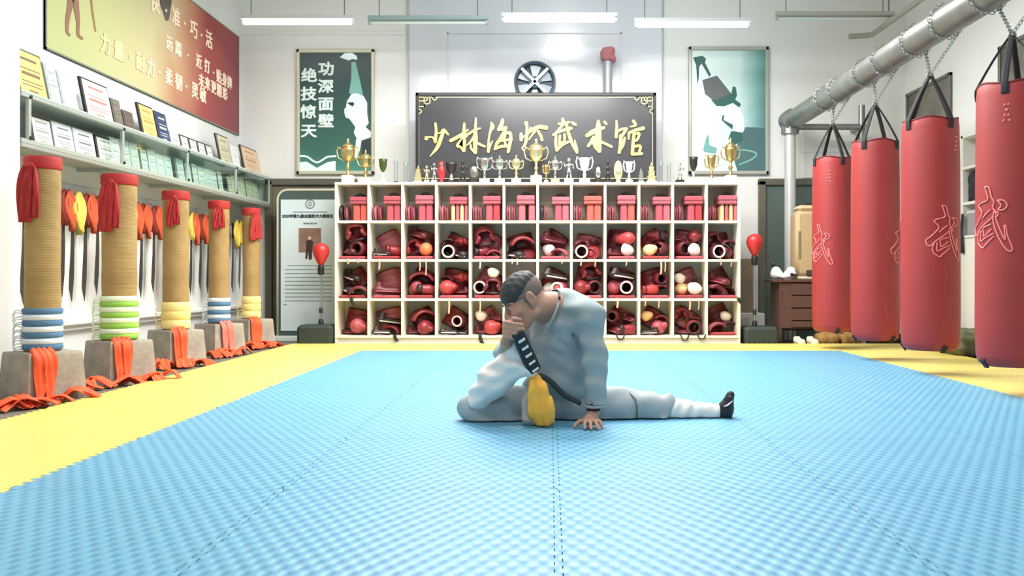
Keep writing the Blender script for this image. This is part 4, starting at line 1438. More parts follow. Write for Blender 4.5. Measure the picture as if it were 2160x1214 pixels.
TR = [
    ('lidcup', 734, 288, 384, 24, goldm, marb, 'tall gold lidded cup with flared handles before the green poster'),
    ('lidcup', 771, 312, 384, 18, goldm, marb, 'gold lidded cup on a white plinth at the edge of the green poster'),
    ('bowl', 808, 333, 384, 9, greent, marb, 'dark green bowl on a white stem against the bare white wall'),
    ('column', 835, 335, 384, 6, clear, black, 'clear twin-column award with a black foot'),
    ('column', 856, 338, 384, 6, clear, clear, 'clear twin-column award with a clear foot'),
    ('tower', 882, 345, 384, 10, paleg, marb, 'stepped pale gold award under the first corner of the name board'),
    ('figure', 900, 346, 384, 7, paleg, marb, 'small pale gold figure award beside the red vase'),
    ('figure', 916, 340, 384, 8, silver, marb, 'small silver figure award directly before the red vase'),
    ('vase', 931, 338, 384, 9, mat('red_vase', (178, 40, 44), 0.35), paleg, 'slim red vase among the trophies'),
    ('bowl', 952, 340, 384, 12, darkt, darkt, 'dark low bowl award after the red vase'),
    ('figure', 976, 335, 384, 11, darkt, darkt, 'dark bronze figure award with spread arms'),
    ('plaque', 1000, 340, 384, 15, mat('grey_medal', (128, 126, 122), 0.35, 0.7), darkt, 'dark oval shield plaque with a grey medal'),
    ('cup', 1022, 331, 384, 17, silver, marb, 'wide silver cup with flared handles next to the oval plaque'),
    ('lidcup', 1054, 324, 384, 17, silver, marb, 'silver lidded cup, second of three silver cups before the big gold one'),
    ('lidcup', 1089, 324, 384, 16, paleg, marb, 'slim pale lidded cup with long handles beside the big gold cup'),
    ('lidcup', 1131, 288, 384, 26, paleg, marb, 'tallest pale gold lidded cup in the middle of the trophy row'),
    ('cup', 1152, 345, 384, 7, goldm, marb, 'tiny gold cup tucked against the tallest cup'),
    ('lidcup', 1171, 326, 384, 15, silver, paleg, 'silver lidded cup with loop handles just after the tallest cup'),
    ('figure', 1200, 330, 384, 12, silver, whitet, 'silver winged figure award on a white foot'),
    ('cup', 1233, 330, 384, 18, whitet, whitet, 'white cup with curled white handles'),
    ('plaque', 1262, 342, 384, 9, silver, darkt, 'small dark shield plaque after the white cup'),
    ('figure', 1282, 336, 384, 9, darkt, darkt, 'dark figure award near the oval gold medal'),
    ('plaque', 1304, 336, 384, 9, paleg, paleg, 'oval gold medal plaque on a gold foot'),
    ('cup', 1327, 338, 384, 12, whitet, whitet, 'small white cup with green-tinged handles'),
    ('tower', 1352, 352, 384, 7, silver, marb, 'small silver stepped award'),
    ('tower', 1374, 338, 384, 11, paleg, marb, 'stepped pale gold award under the last corner of the name board'),
    ('column', 1394, 338, 384, 6, clear, clear, 'clear twin-column award just past the name board'),
    ('column', 1411, 340, 384, 6, clear, clear, 'second clear twin-column award past the name board'),
    ('figure', 1434, 340, 384, 11, silver, black, 'silver robed figure award on a black foot'),
    ('bowl', 1463, 328, 384, 9, darkt, marb, 'dark bowl on a white stem before the pale teal poster'),
    ('cup', 1501, 325, 384, 15, goldm, marb, 'gold cup on a white plinth before the pale teal poster'),
    ('lidcup', 1541, 286, 384, 21, goldm, marb, 'tall slim gold lidded cup at the desk end of the trophy row'),
]
for i, a in enumerate(TR):
    trophy(*a, Y=9.44 + 0.03 * (i % 2))
# ================================================================ PIGEONHOLE SHELF AND SPORTS GEAR
shm = mat('cream_shelf_board', (234, 228, 208), 0.5, var=0.04, vs=4)
shb = mat('cream_back_board', (206, 200, 184), 0.6)
FY, BYs = 9.30, 9.68
K = FY / F_PX
gx0, gx1 = (706 - CX) * K, (1562 - CX) * K
HZ = [1.685, 1.283, 0.877, 0.466, 0.076]
cw = (gx1 - gx0) / 12
shelf = thing('pigeonhole_shelf', 'big cream pigeonhole shelf of four rows by twelve, full of red gear', 'shelf', ((gx0 + gx1) / 2, FY, ZF))
sloc = (shelf.location.x, FY, ZF)
th = 0.026
for i in range(13):
    x = gx0 + cw * i
    x = min(max(x, gx0 + th / 2), gx1 - th / 2)
    MB().box((x - th / 2, FY, ZF if i in (0, 12) else HZ[4] - th), (x + th / 2, BYs, HZ[0]), 0.002).build('side_panel' if i in (0, 12) else 'divider', shm, shelf, loc=sloc)
for j, z in enumerate(HZ):
    for i in range(12 if 0 < j < 4 else 1):
        a = gx0 + cw * i + th / 2 if 0 < j < 4 else gx0
        b = gx0 + cw * (i + 1) - th / 2 if 0 < j < 4 else gx1
        MB().box((a, FY + (0.001 if 0 < j < 4 else -0.003), z - th), (b, BYs, z), 0.002).build('top_board' if j == 0 else ('bottom_board' if j == 4 else 'shelf_board'), shm, shelf, loc=sloc)
MB().box((gx0, FY + 0.012, ZF), (gx1, FY + 0.03, HZ[4] - th)).build('plinth_board', shm, shelf, loc=sloc)
MB().box((gx0, BYs, ZF), (gx1, BYs + 0.01, HZ[0])).build('back_panel', shb, shelf, loc=sloc)

rose = mat('rose_vinyl', (176, 78, 90), 0.45, var=0.12, vs=7)
coral = mat('coral_vinyl', (194, 88, 76), 0.45, var=0.1, vs=7)
rosep = mat('dusty_rose_vinyl', (178, 94, 104), 0.45, var=0.12, vs=7)
maroon = mat('maroon_vinyl', (104, 34, 44), 0.42, var=0.25, vs=7)
dred = mat('deep_red_vinyl', (138, 40, 50), 0.4, var=0.2, vs=7)
red = mat('bright_red_vinyl', (180, 60, 64), 0.4, var=0.15, vs=7)
bkv = mat('black_vinyl', (44, 30, 32), 0.45, var=0.2, vs=7)
wht = mat('white_foam_trim', (234, 224, 216), 0.6)
peach = mat('peach_foam', (246, 196, 140), 0.6, var=0.15, vs=9)
ora = mat('orange_ball', (232, 120, 70), 0.5, var=0.2, vs=9)
salm = mat('salmon_ribbon', (240, 170, 146), 0.65)
ROWW = ['top row', 'second row', 'third row', 'bottom row']


def where(j, i):
    return '%s cubby, %s from the notice board' % (ROWW[j], ORD[i])


# ---- top row: kick shields and focus mitts
def pad_box(name, label, c, s, m, group, handle=False, rz=0.0):
    t = thing(name, label, 'pad', c, rz, group)
    MB().box((-s[0] / 2, -s[1] / 2, 0), (s[0] / 2, s[1] / 2, s[2]), 0.010).build('pad_body', m, t)
    e = MB()
    if s[2] > s[0]:
        e.box((-s[0] / 2 - 0.0015, -s[1] / 2 - 0.001, s[2] * 0.90), (s[0] / 2 + 0.0015, s[1] / 2, s[2] * 0.93))
    else:
        e.box((-s[0] / 2 - 0.001, -s[1] / 2 - 0.0015, s[2] * 0.42), (s[0] / 2 + 0.001, s[1] / 2, s[2] * 0.5))
    e.build('seam_piping', maroon, t)
    if handle:
        MB().tube([(-0.055, -0.04, s[2] - 0.004), (-0.035, -0.04, s[2] + 0.022), (0, -0.04, s[2] + 0.03), (0.04, -0.04, s[2] + 0.02), (0.06, -0.04, s[2] - 0.004)], 0.009, 8, flat=1.6).build('carry_strap', blackfab, t, smooth=2)
    return t


def mitt(label, x, y, z, m):
    t = thing('focus_mitt', label, 'mitt', (x, y, z), 0, 'focus mitts in the top row')
    RY = Matrix.Rotation(PI / 2, 4, 'Y')
    MB().lathe([(0.05, -0.022), (0.078, -0.016), (0.084, 0.0), (0.078, 0.016), (0.05, 0.022)], 20, (0, 0, 0), M=Matrix.Translation((0, 0, 0.0885)) @ RY).build('mitt_face', m, t, smooth=2)
    MB().lathe([(0.0845, -0.006), (0.087, 0.0), (0.0845, 0.006)], 20, M=Matrix.Translation((0, 0, 0.0885)) @ RY, caps=False).build('edge_binding', bkv, t, smooth=2)
    return t


rq = random.Random(2)
for i in range(12):
    xa, xb = gx0 + cw * i + th / 2, gx0 + cw * (i + 1) - th / 2
    z = HZ[1] + 0.001
    y = FY + 0.17
    four = i in (3, 11)
    mm = [(coral, coral), (rose, rose), (rose, rose), (rosep, rosep), (rose, red), (rosep, rosep), (rose, rosep), (coral, coral), (rose, coral), (rose, rosep), (rose, red), (peach, rosep)][i]
    top = [rose, rose, rosep, rose, rose, rosep, rosep, coral, rosep, rosep, rose, rosep][i]
    W_ = xb - xa
    right = xb - (0.03 if i in (2, 4, 7, 8, 10) else 0.012)
    n = 4 if four else 2
    w = 0.036 if four else 0.070
    g = 0.010 if four else (0.034 if i == 5 else 0.006)
    hgt = 0.172
    xs = [right - (w + g) * (n - k) + w / 2 + g for k in range(n)]
    for k in range(n):
        pad_box('kick_pad', '%s upright kick pad in the %s' % (ORD[k], where(0, i)), (xs[k], y, z), (w, 0.27, hgt), mm[min(k, 1)] if not four else (rosep if k % 2 else peach), 'upright kick pads in the top row')
    tx = (xs[0] + xs[-1]) / 2 - 0.012
    pad_box('kick_shield', 'flat kick shield lying on the pads, %s' % where(0, i), (tx, y - 0.01, z + hgt + 0.001), (min(0.19, 0.98 * W_ - 0.03), 0.28, 0.078 + 0.008 * (i % 3)), top, 'flat kick shields in the top row', True)
    nm = 2
    for k in range(nm):
        mx = xa + 0.032 + k * 0.052
        if mx + 0.026 < xs[0] - w / 2:
            mitt('%s focus mitt in the %s' % (ORD[k], where(0, i)), mx, y - 0.03 + 0.02 * k, z, (rosep if (i + k) % 2 else rose) if i not in (0, 6) else (bkv if k == 0 else rosep))


# ---- prototypes of the jumbled gear, each built once at its own origin
def proto_glove(m, cuff):
    f = Field((-0.10, -0.09, -0.08), (0.12, 0.09, 0.09), 0.007)
    f.ell((0.03, 0, 0.0), (0.066, 0.052, 0.055), k=0.01).ell((-0.02, 0, -0.002), (0.05, 0.045, 0.046), k=0.02)
    f.cone((-0.01, 0.045, 0.0), (0.045, 0.058, 0.005), 0.022, 0.02, 0.012)
    f.cone((-0.04, 0, 0), (-0.055, 0, 0), 0.037, 0.038, 0.015)
    b = f.build('glove_body', m)
    c = MB().lathe([(0.034, 0), (0.042, 0.004), (0.044, 0.045), (0.036, 0.05), (0.030, 0.045), (0.030, 0.01)], 18, M=Matrix.Translation((-0.048, 0, 0)) @ Matrix.Rotation(-PI / 2, 4, 'Y')).build('glove_cuff', cuff, None, smooth=2)
    return [b, c]


def proto_head(m, inner):
    f = Field((-0.12, -0.12, -0.11), (0.12, 0.12, 0.12), 0.008)
    f.ell((0, 0, 0.01), (0.095, 0.088, 0.09))
    f.ell((0, 0, -0.005), (0.074, 0.068, 0.072), k=0.005, cut=True)
    f.box((0.09, 0, -0.02), (0.06, 0.05, 0.045), 0.02, k=0.01, cut=True)
    f.box((0, 0, -0.10), (0.2, 0.2, 0.04), 0.01, k=0.008, cut=True)
    f.ell((0, 0.0, 0.105), (0.02, 0.055, 0.025), k=0.005, cut=True)
    f.cone((0.05, 0.075, -0.05), (0.07, 0.05, -0.02), 0.018, 0.018, 0.015).cone((0.05, -0.075, -0.05), (0.07, -0.05, -0.02), 0.018, 0.018, 0.015)
    b = f.build('helmet_shell', m)
    s = MB().tube([(-0.02, 0.085, -0.03), (0.03, 0.06, -0.075), (0.045, 0, -0.085), (0.03, -0.06, -0.075), (-0.02, -0.085, -0.03)], 0.007, 8, flat=1.8).build('chin_strap', inner, None, smooth=2)
    return [b, s]


def proto_chest(m, edge):
    rows, nx, ny = [], 13, 9
    for i in range(nx):
        u = i / (nx - 1)
        ang = (u - 0.5) * 2.3
        row = []
        for j in range(ny):
            v = j / (ny - 1) - 0.5
            row.append((0.125 * math.sin(ang), v * 0.20, 0.115 * math.cos(ang) - 0.05 + 0.008 * math.sin(v * 18)))
        rows.append(row)
    b = MB().sheet(rows, 0.028).build('guard_panel', m, None, smooth=True)
    return [b] + [MB().tube([r[j] for r in rows], 0.0155, 8).build('edge_roll', edge, None, smooth=2) for j in (0, -1)]


def proto_shin(m, rimm):
    f = MB()
    prof = []
    f.lathe([(0.040, -0.09), (0.048, -0.085), (0.056, 0.0), (0.050, 0.085), (0.042, 0.09), (0.034, 0.085), (0.038, 0.0), (0.032, -0.085), (0.040, -0.09)], 20, M=Matrix.Rotation(PI / 2, 4, 'X'), caps=False)
    b = f.build('shin_tube', m, None, smooth=2)
    return [b] + [MB().tube([(0.041 * math.cos(a), s * 0.09, 0.041 * math.sin(a)) for a in np.linspace(0, 2 * PI, 20, endpoint=False)], 0.0065, 8, closed=True).build('tube_rim', rimm, None, smooth=2) for s in (-1, 1)]


def proto_foot(m, trim_):
    f = Field((-0.13, -0.07, -0.05), (0.13, 0.07, 0.08), 0.008)
    f.cone((-0.09, 0, 0), (0.08, 0, -0.01), 0.034, 0.046, 0.02, flat=((0, 0, 1), 0.7)).cone((-0.08, 0, 0.0), (-0.07, 0, 0.05), 0.034, 0.030, 0.025)
    f.ell((-0.07, 0, 0.07), (0.022, 0.022, 0.03), k=0.008, cut=True)
    b = f.build('foot_guard_shell', m)
    s = MB().tube([(-0.10, -0.036, -0.01), (0, -0.042, -0.014), (0.09, -0.040, -0.018), (0.118, 0, -0.02), (0.09, 0.040, -0.018), (0, 0.042, -0.014), (-0.10, 0.036, -0.01)], 0.0055, 8).build('edge_trim', trim_, None, smooth=2)
    return [b, s]


def proto_slab(m, edge):
    b = MB().box((-0.14, -0.11, -0.016), (0.14, 0.11, 0.016), 0.012).build('slab_body', m)
    e = MB().box((-0.142, -0.112, -0.004), (0.142, 0.112, 0.004), 0.003).build('slab_binding', edge)
    return [b, e]


def proto_wad(m):
    f = Field((-0.07, -0.07, -0.06), (0.07, 0.07, 0.06), 0.007)
    f.ell((0, 0, 0), (0.05, 0.046, 0.042)).ell((0.02, -0.015, 0.012), (0.03, 0.03, 0.026))
    f.add(wrinkle(0.0022, [(90, 30, 20, 0), (20, 80, 60, 2)]))
    return [f.build('foam_wad', m)]


def proto_ball(m):
    b = MB().ball((0, 0, 0), 0.048, 18, 10).build('ball_skin', m, None, smooth=2)
    s = MB().tube([(0.0485 * math.cos(a), 0, 0.0485 * math.sin(a)) for a in np.linspace(0, 2 * PI, 24, endpoint=False)], 0.0025, 5, closed=True).build('ball_seam', maroon, None)
    return [b, s]


PROT = {
    'G': ('boxing_glove', 'glove', [('bright red', proto_glove(red, dred)), ('deep red', proto_glove(dred, bkv)), ('rose', proto_glove(rose, wht))]),
    'H': ('headgear', 'headgear', [('maroon', proto_head(maroon, bkv)), ('deep red', proto_head(dred, bkv))]),
    'C': ('chest_guard', 'chest guard', [('maroon', proto_chest(maroon, dred)), ('deep red', proto_chest(dred, bkv)), ('dusty rose', proto_chest(rosep, maroon))]),
    'S': ('shin_guard', 'shin guard', [('maroon white-rimmed', proto_shin(maroon, wht)), ('red black-rimmed', proto_shin(dred, bkv))]),
    'K': ('foot_guard', 'foot guard', [('black white-trimmed', proto_foot(bkv, wht)), ('dark red trimmed', proto_foot(maroon, rosep))]),
    'F': ('folded_pad', 'pad', [('flat red', proto_slab(red, maroon)), ('flat rose', proto_slab(rose, red))]),
    'W': ('foam_roll', 'foam roll', [('white', proto_wad(wht))]),
    'O': ('soft_ball', 'ball', [('orange', proto_ball(ora)), ('peach', proto_wad(peach))]),
}
bounds = {}
for k, (nm, cat, vs_) in PROT.items():
    for q, (cl, obs) in enumerate(vs_):
        pts = np.array([tuple(v.co) for o in obs for v in o.data.vertices])
        if len(pts) > 900:
            pts = pts[::3]
        bounds[k, q] = pts
firstuse = set()
seen_label = {}


def put(code, j, i, x, y, z, rot, sc, hint, xlim=None, how=''):
    nm, cat, vs_ = PROT[code]
    q = (i * 7 + j * 3 + hint * 2) % len(vs_)
    if code == 'O':
        q = 0 if (i + j) % 2 else 1
    cl, obs = vs_[q]
    R = Euler(rot).to_matrix()
    pts = bounds[code, q] @ np.array(R).T * sc
    lo, hi = pts.min(0), pts.max(0)
    if xlim:
        wx = hi[0] - lo[0]
        if wx > xlim[1] - xlim[0]:
            f = (xlim[1] - xlim[0]) / wx * 0.99
            sc *= f
            lo, hi = lo * f, hi * f
        x = min(max(x, xlim[0] - lo[0]), xlim[1] - hi[0])
    y = min(max(y, FY + 0.008 - lo[1]), BYs - 0.006 - hi[1])
    lb = '%s %s %s %s' % (cl, cat, 'upright behind gear,' if how else 'in the', where(j, i))
    n = seen_label.get(lb, 0)
    seen_label[lb] = n + 1
    if n:
        lb = '%s %s' % (['', 'another', 'a third', 'a fourth'][min(n, 3)], lb)
    t = thing(nm, lb, cat, (x, y, z - lo[2] + 0.0006), 0, '%ss piled in the pigeonholes' % cat)
    t.rotation_euler = rot
    t.scale = (sc, sc, sc)
    for o in obs:
        c = o if id(o) not in firstuse else o.copy()
        if id(o) in firstuse:
            C.objects.link(c)
        firstuse.add(id(o))
        c.parent = t
    return hi[2] - lo[2], x + lo[0], x + hi[0]


ROWS = {
    1: ['FKSH', 'FKG', 'FHOK', 'SKCG', 'FGCH', 'KGC', 'FWCK', 'SGCC', 'FKWG', 'FOHG', 'FSWKG', 'SGHC'],
    2: ['FKCK', 'FK', 'FGGC', 'FGKCG', 'FSHW', 'FC', 'FWGK', 'FGSH', 'FGSK', 'FGCS', 'FOWWC', 'FCCK'],
    3: ['KG', 'KCK', 'KGC', 'KKS', 'KGWK', 'GC', 'KG', 'KC', 'KGSK', 'KGOC', 'KSHK', 'FCCW'],
}
rq = random.Random(9)
for j in (1, 2, 3):
    for i in range(12):
        spec = ROWS[j][i]
        xa, xb = gx0 + cw * i + th / 2 + 0.004, gx0 + cw * (i + 1) - th / 2 - 0.004
        z = HZ[j + 1] + 0.0005
        y = FY + 0.13
        xm = (xa + xb) / 2
        rest = spec
        if rest[0] == 'F':
            h, _, _ = put('F', j, i, xm, y, z, (0, 0.0, rq.uniform(-0.04, 0.04)), 1.0, 0, (xa, xb))
            z += h + 0.001
            rest = rest[1:]
        if len(spec) > 2 or (i + j) % 3 == 0:      # a chest guard stood up at the back, slumped to one side
            til = rq.choice([-0.55, -0.3, 0.25, 0.5]) + rq.uniform(-0.1, 0.1)
            put('C', j, i, xm + 0.02 * (1 if til > 0 else -1), BYs - 0.05, z, (PI / 2 - 0.12, til, 0.0), 1.05 + 0.25 * rq.random(), 5, (xa, xb), 'upright')
        # lower layer: two side by side, upper layer on top of them
        layer = rest[:2]
        tops, ext = [], []
        for q, cd in enumerate(layer):
            lim = (xa, xa + 0.64 * (xb - xa)) if q == 0 else (xb - 0.64 * (xb - xa), xb)
            if len(layer) == 1:
                lim = (xa, xb)
            rot = {'G': (rq.uniform(-0.3, 0.3), rq.uniform(-0.2, 0.2), rq.choice([-1.2, -1.9, 1.3, 0.4])), 'H': (rq.uniform(-0.5, 0.5), rq.uniform(-0.6, 0.3), rq.choice([-1.6, -1.1, -2.1])),
                   'C': (0, rq.uniform(-0.5, 0.5), rq.uniform(-0.3, 0.3)), 'S': (0, 0, rq.uniform(-0.25, 0.25)), 'K': (rq.uniform(-0.15, 0.15), 0, rq.choice([0.3, -0.4, 2.8, -1.2])),
                   'W': (rq.random() * 3, 0, rq.random() * 3), 'O': (0, 0, rq.random()), 'F': (0, 0, 0)}[cd]
            h, l_, r_ = put(cd, j, i, (lim[0] + lim[1]) / 2, (FY + 0.09 if (q + i) % 2 else FY + 0.20) if len(layer) > 1 else y, z, rot, 1.45, q, lim)
            tops.append(h)
            ext.append((h, l_, r_, FY + 0.09 if (q + i) % 2 else FY + 0.20))
        z2 = z + max(tops) * 0.98 if tops else z
        rest = rest[2:]
        for q, cd in enumerate(rest[:3]):
            n = len(rest)
            lim = (xa + (xb - xa) * q / n, xa + (xb - xa) * (q + 1) / n)
            if n == 1:
                lim = (xa + 0.01, xb - 0.01)
                yt = max(ext)[3]
                cxm = (max(ext)[1] + max(ext)[2]) / 2
            else:
                yt, cxm = y + 0.05, (lim[0] + lim[1]) / 2
            rot = {'G': (0, 0, rq.choice([-0.7, -1.5, 2.4])), 'H': (0.2, -0.2, -1.5), 'C': (0, rq.uniform(-0.35, 0.35), rq.uniform(-0.4, 0.4)), 'S': (0, 0, rq.uniform(-0.3, 0.3)),
                   'K': (0, 0.1, rq.choice([0.5, -0.9])), 'W': (1, 0, 1), 'O': (0, 0, 0), 'F': (0, 0, 0)}[cd]
            put(cd, j, i, cxm, yt, z2 - 0.012, rot, 1.25, q + 2, lim)

# ---- ribbons hanging over the shelf edges, black straps dangling
RIB = [(1, 0, 0.4, 0.05, 0.02), (1, 0, 0.7, 0.04, 0.015), (1, 1, 0.32, 0.11, 0.018), (1, 2, 0.52, 0.12, 0.013), (1, 2, 0.70, 0.17, 0.013), (1, 4, 0.3, 0.10, 0.018), (1, 5, 0.25, 0.05, 0.012), (1, 5, 0.4, 0.06, 0.012), (1, 6, 0.72, 0.05, 0.012),
       (1, 7, 0.28, 0.07, 0.014), (1, 7, 0.7, 0.08, 0.012), (1, 8, 0.62, 0.07, 0.013), (1, 9, 0.65, 0.16, 0.018), (1, 9, 0.77, 0.13, 0.012), (1, 11, 0.42, 0.06, 0.012), (1, 11, 0.72, 0.08, 0.010),
       (2, 3, 0.38, 0.16, 0.018), (2, 4, 0.3, 0.15, 0.014), (2, 8, 0.36, 0.10, 0.02), (2, 9, 0.18, 0.08, 0.012), (2, 9, 0.58, 0.10, 0.012), (2, 10, 0.5, 0.12, 0.018), (2, 10, 0.76, 0.12, 0.01)]
cnt = {}
for (j, i, u, L, w) in RIB:
    x = gx0 + cw * (i + u)
    z = HZ[j + 1]
    n = cnt.get((j, i), 0)
    cnt[j, i] = n + 1
    pth = [(x, FY + 0.05, z + 0.003), (x, FY + 0.0, z + 0.004), (x, FY - 0.006, z - 0.01), (x + 0.003, FY - 0.008, z - L * 0.5), (x - 0.002, FY - 0.008, z - L)]
    o = MB().sheet(ribbon_rows(pth, w, (1, 0, 0), 0.001, 0, 4), 0.002).build('hanging_ribbon', salm, None, smooth=2)
    tag(o, '%s salmon ribbon hanging out of the %s' % (ORD[n], where(j, i)), 'ribbon', 'ribbons hanging over the shelf edges')
STR = [(2, 0, 0.5, 0.07), (3, 1, 0.78, 0.06), (3, 4, 0.3, 0.08), (3, 8, 0.45, 0.035), (3, 10, 0.35, 0.045), (3, 10, 0.85, 0.03), (2, 11, 0.93, 0.05)]
cnt = {}
for (j, i, u, L) in STR:
    x = gx0 + cw * (i + u)
    z = HZ[j + 1]
    n = cnt.get((j, i), 0)
    cnt[j, i] = n + 1
    if i in (8, 10):
        pts = [(x - 0.045, FY + 0.03, z + 0.008), (x - 0.04, FY - 0.004, z + 0.004), (x - 0.02, FY - 0.012, z - L), (x + 0.02, FY - 0.012, z - L), (x + 0.04, FY - 0.004, z + 0.004), (x + 0.045, FY + 0.03, z + 0.008)]
        o = MB().tube(catmull(pts, 4), 0.007, 6).build('loop_strap', blackfab, None, smooth=2)
    else:
        pts = [(x, FY + 0.03, z + 0.008), (x, FY - 0.008, z + 0.006), (x + 0.008, FY - 0.014, z - L * 0.5), (x + 0.03, FY - 0.012, z - L)]
        o = MB().sheet(ribbon_rows(pts, 0.035, (1, 0, 0), 0.003, 1, 5), 0.004).build('loose_strap', blackfab, None, smooth=2)
    tag(o, '%s black strap drooping from the %s' % (ORD[n], where(j, i)), 'strap', 'black straps drooping from the pigeonholes')
for k, (nm, cat, vs_) in PROT.items():
    for cl, obs in vs_:
        for o in obs:
            if id(o) not in firstuse:
                bpy.data.objects.remove(o)
# ================================================================ RIGHT SIDE: bag frame, bags, desk, cabinet
galv = mat('galvanised_pipe', (150, 152, 148), 0.38, 0.75, var=0.25, vs=7)
galvl = mat('white_galvanised_post', (206, 208, 206), 0.35, 0.4, var=0.1, vs=6)
PX_, PZ, PR = 2.72, 2.45, 0.105
fr = thing('bag_frame', 'galvanised pipe frame carrying the four red punch bags', 'frame', (PX_, 9.95, ZF))
fl = (PX_, 9.95, ZF)
MB().cyl((PX_, 3.7, PZ), (PX_, 9.90, PZ), PR, n=28).build('top_pipe', galv, fr, loc=fl, smooth=True)
MB().cyl((PX_ - 0.03, 9.95, ZF), (PX_ - 0.03, 9.95, PZ - 0.09), 0.062, n=20).build('upright', galvl, fr, loc=fl, smooth=True)
MB().cyl((PX_, 3.8, ZF), (PX_, 3.8, PZ - 0.09), 0.062, n=20).build('upright', galvl, fr, loc=fl, smooth=True)
MB().cyl((PX_ - 0.03, 9.95, PZ - 0.16), (PX_ - 0.03, 9.95, PZ + 0.03), 0.098, n=20).cyl((PX_ - 0.03, 9.86, PZ), (PX_ - 0.03, 10.02, PZ), 0.115, n=24).build('elbow_joint', galv, fr, loc=fl, smooth=True)
MB().cyl((PX_ - 0.02, 9.97, 2.376), (3.55, 9.97, 2.376), 0.035, n=14).cyl((3.5, 9.97, 2.2), (3.5, 9.97, 2.62), 0.035, n=14).cyl((3.5, 9.97, 2.376), (3.5, YB, 2.376), 0.03, n=12).build('wall_brace', galv, fr, loc=fl, smooth=True)
for y in (9.95, 3.8):
    MB().lathe([(0.11, 0), (0.11, 0.012), (0.066, 0.016)], 20, (PX_ - (0.03 if y > 9 else 0), y, ZF)).build('foot_plate', galv, fr, loc=fl, smooth=True)

bagred = mat('red_bag_canvas', (158, 50, 50), 0.5, var=0.10, vs=3, bump=0.12, bs=90)
bagtop = mat('dark_red_bag_lid', (164, 44, 46), 0.55, var=0.15)
pinkl = mat('pink_outline_print', (240, 134, 132), 0.5)
chainm = mat('chain_steel', (172, 172, 168), 0.3, 0.9)

# outline of the brush character printed on every bag (traced in its own grid)
H2 = lambda x, y: (700 + (x - 1500) * 0.85, 500 + (y - 280) * 0.75)
BAGL = [
    ([(540, 100), (575, 200), (600, 290), (555, 330), (470, 350), (400, 385), (440, 440), (480, 490), (465, 545), (400, 620), (330, 690), (265, 735), (270, 800), (290, 840), (350, 850), (420, 770), (530, 690), (650, 605), (690, 560)], False),
    ([(540, 100), (600, 110), (635, 170), (655, 270), (695, 340), (680, 440), (722, 500), (730, 570)], False),
    ([(480, 600), (560, 530), (640, 465)], False),
    ([(420, 760), (372, 890), (392, 985), (490, 1055), (545, 1015), (620, 950), (695, 880)], False),
    ([(455, 780), (448, 945), (560, 895), (695, 835)], False),
    ([(655, 690), (510, 745), (515, 820), (530, 870), (660, 770)], False),
    ([H2(1560, 50), H2(1660, 60), H2(1720, 160), H2(1660, 250), H2(1570, 240), H2(1622, 160)], True),
    ([H2(1500, 280), H2(1570, 300), H2(1560, 380), H2(1525, 400), H2(1620, 700), H2(1688, 870), H2(1672, 590), H2(1700, 600), H2(1725, 780), H2(1800, 1040), H2(1765, 1105), H2(1690, 1040), H2(1580, 820), H2(1500, 560), H2(1478, 400)], True),
]


def torus_link(mb, c, ax1, ax2, a=0.017, b=0.011, r=0.0034):
    mb.tube([Vector(c) + ax1 * (a * math.cos(t)) + ax2 * (b * math.sin(t)) for t in np.linspace(0, 2 * PI, 10, endpoint=False)], r, 5, closed=True)


def chain_along(mb, pts, step=0.027):
    pts = [Vector(p) for p in pts]
    d = 0.0
    k = 0
    for i in range(len(pts) - 1):
        seg = pts[i + 1] - pts[i]
        L = seg.length
        t = seg.normalized()
        while d < L:
            c = pts[i] + t * d
            s = t.cross(Vector((0, 0, 1)) if abs(t.z) < 0.9 else Vector((0, 1, 0))).normalized()
            if k % 2:
                s = t.cross(s).normalized()
            torus_link(mb, c, t, s)
            d += step
            k += 1
        d -= L


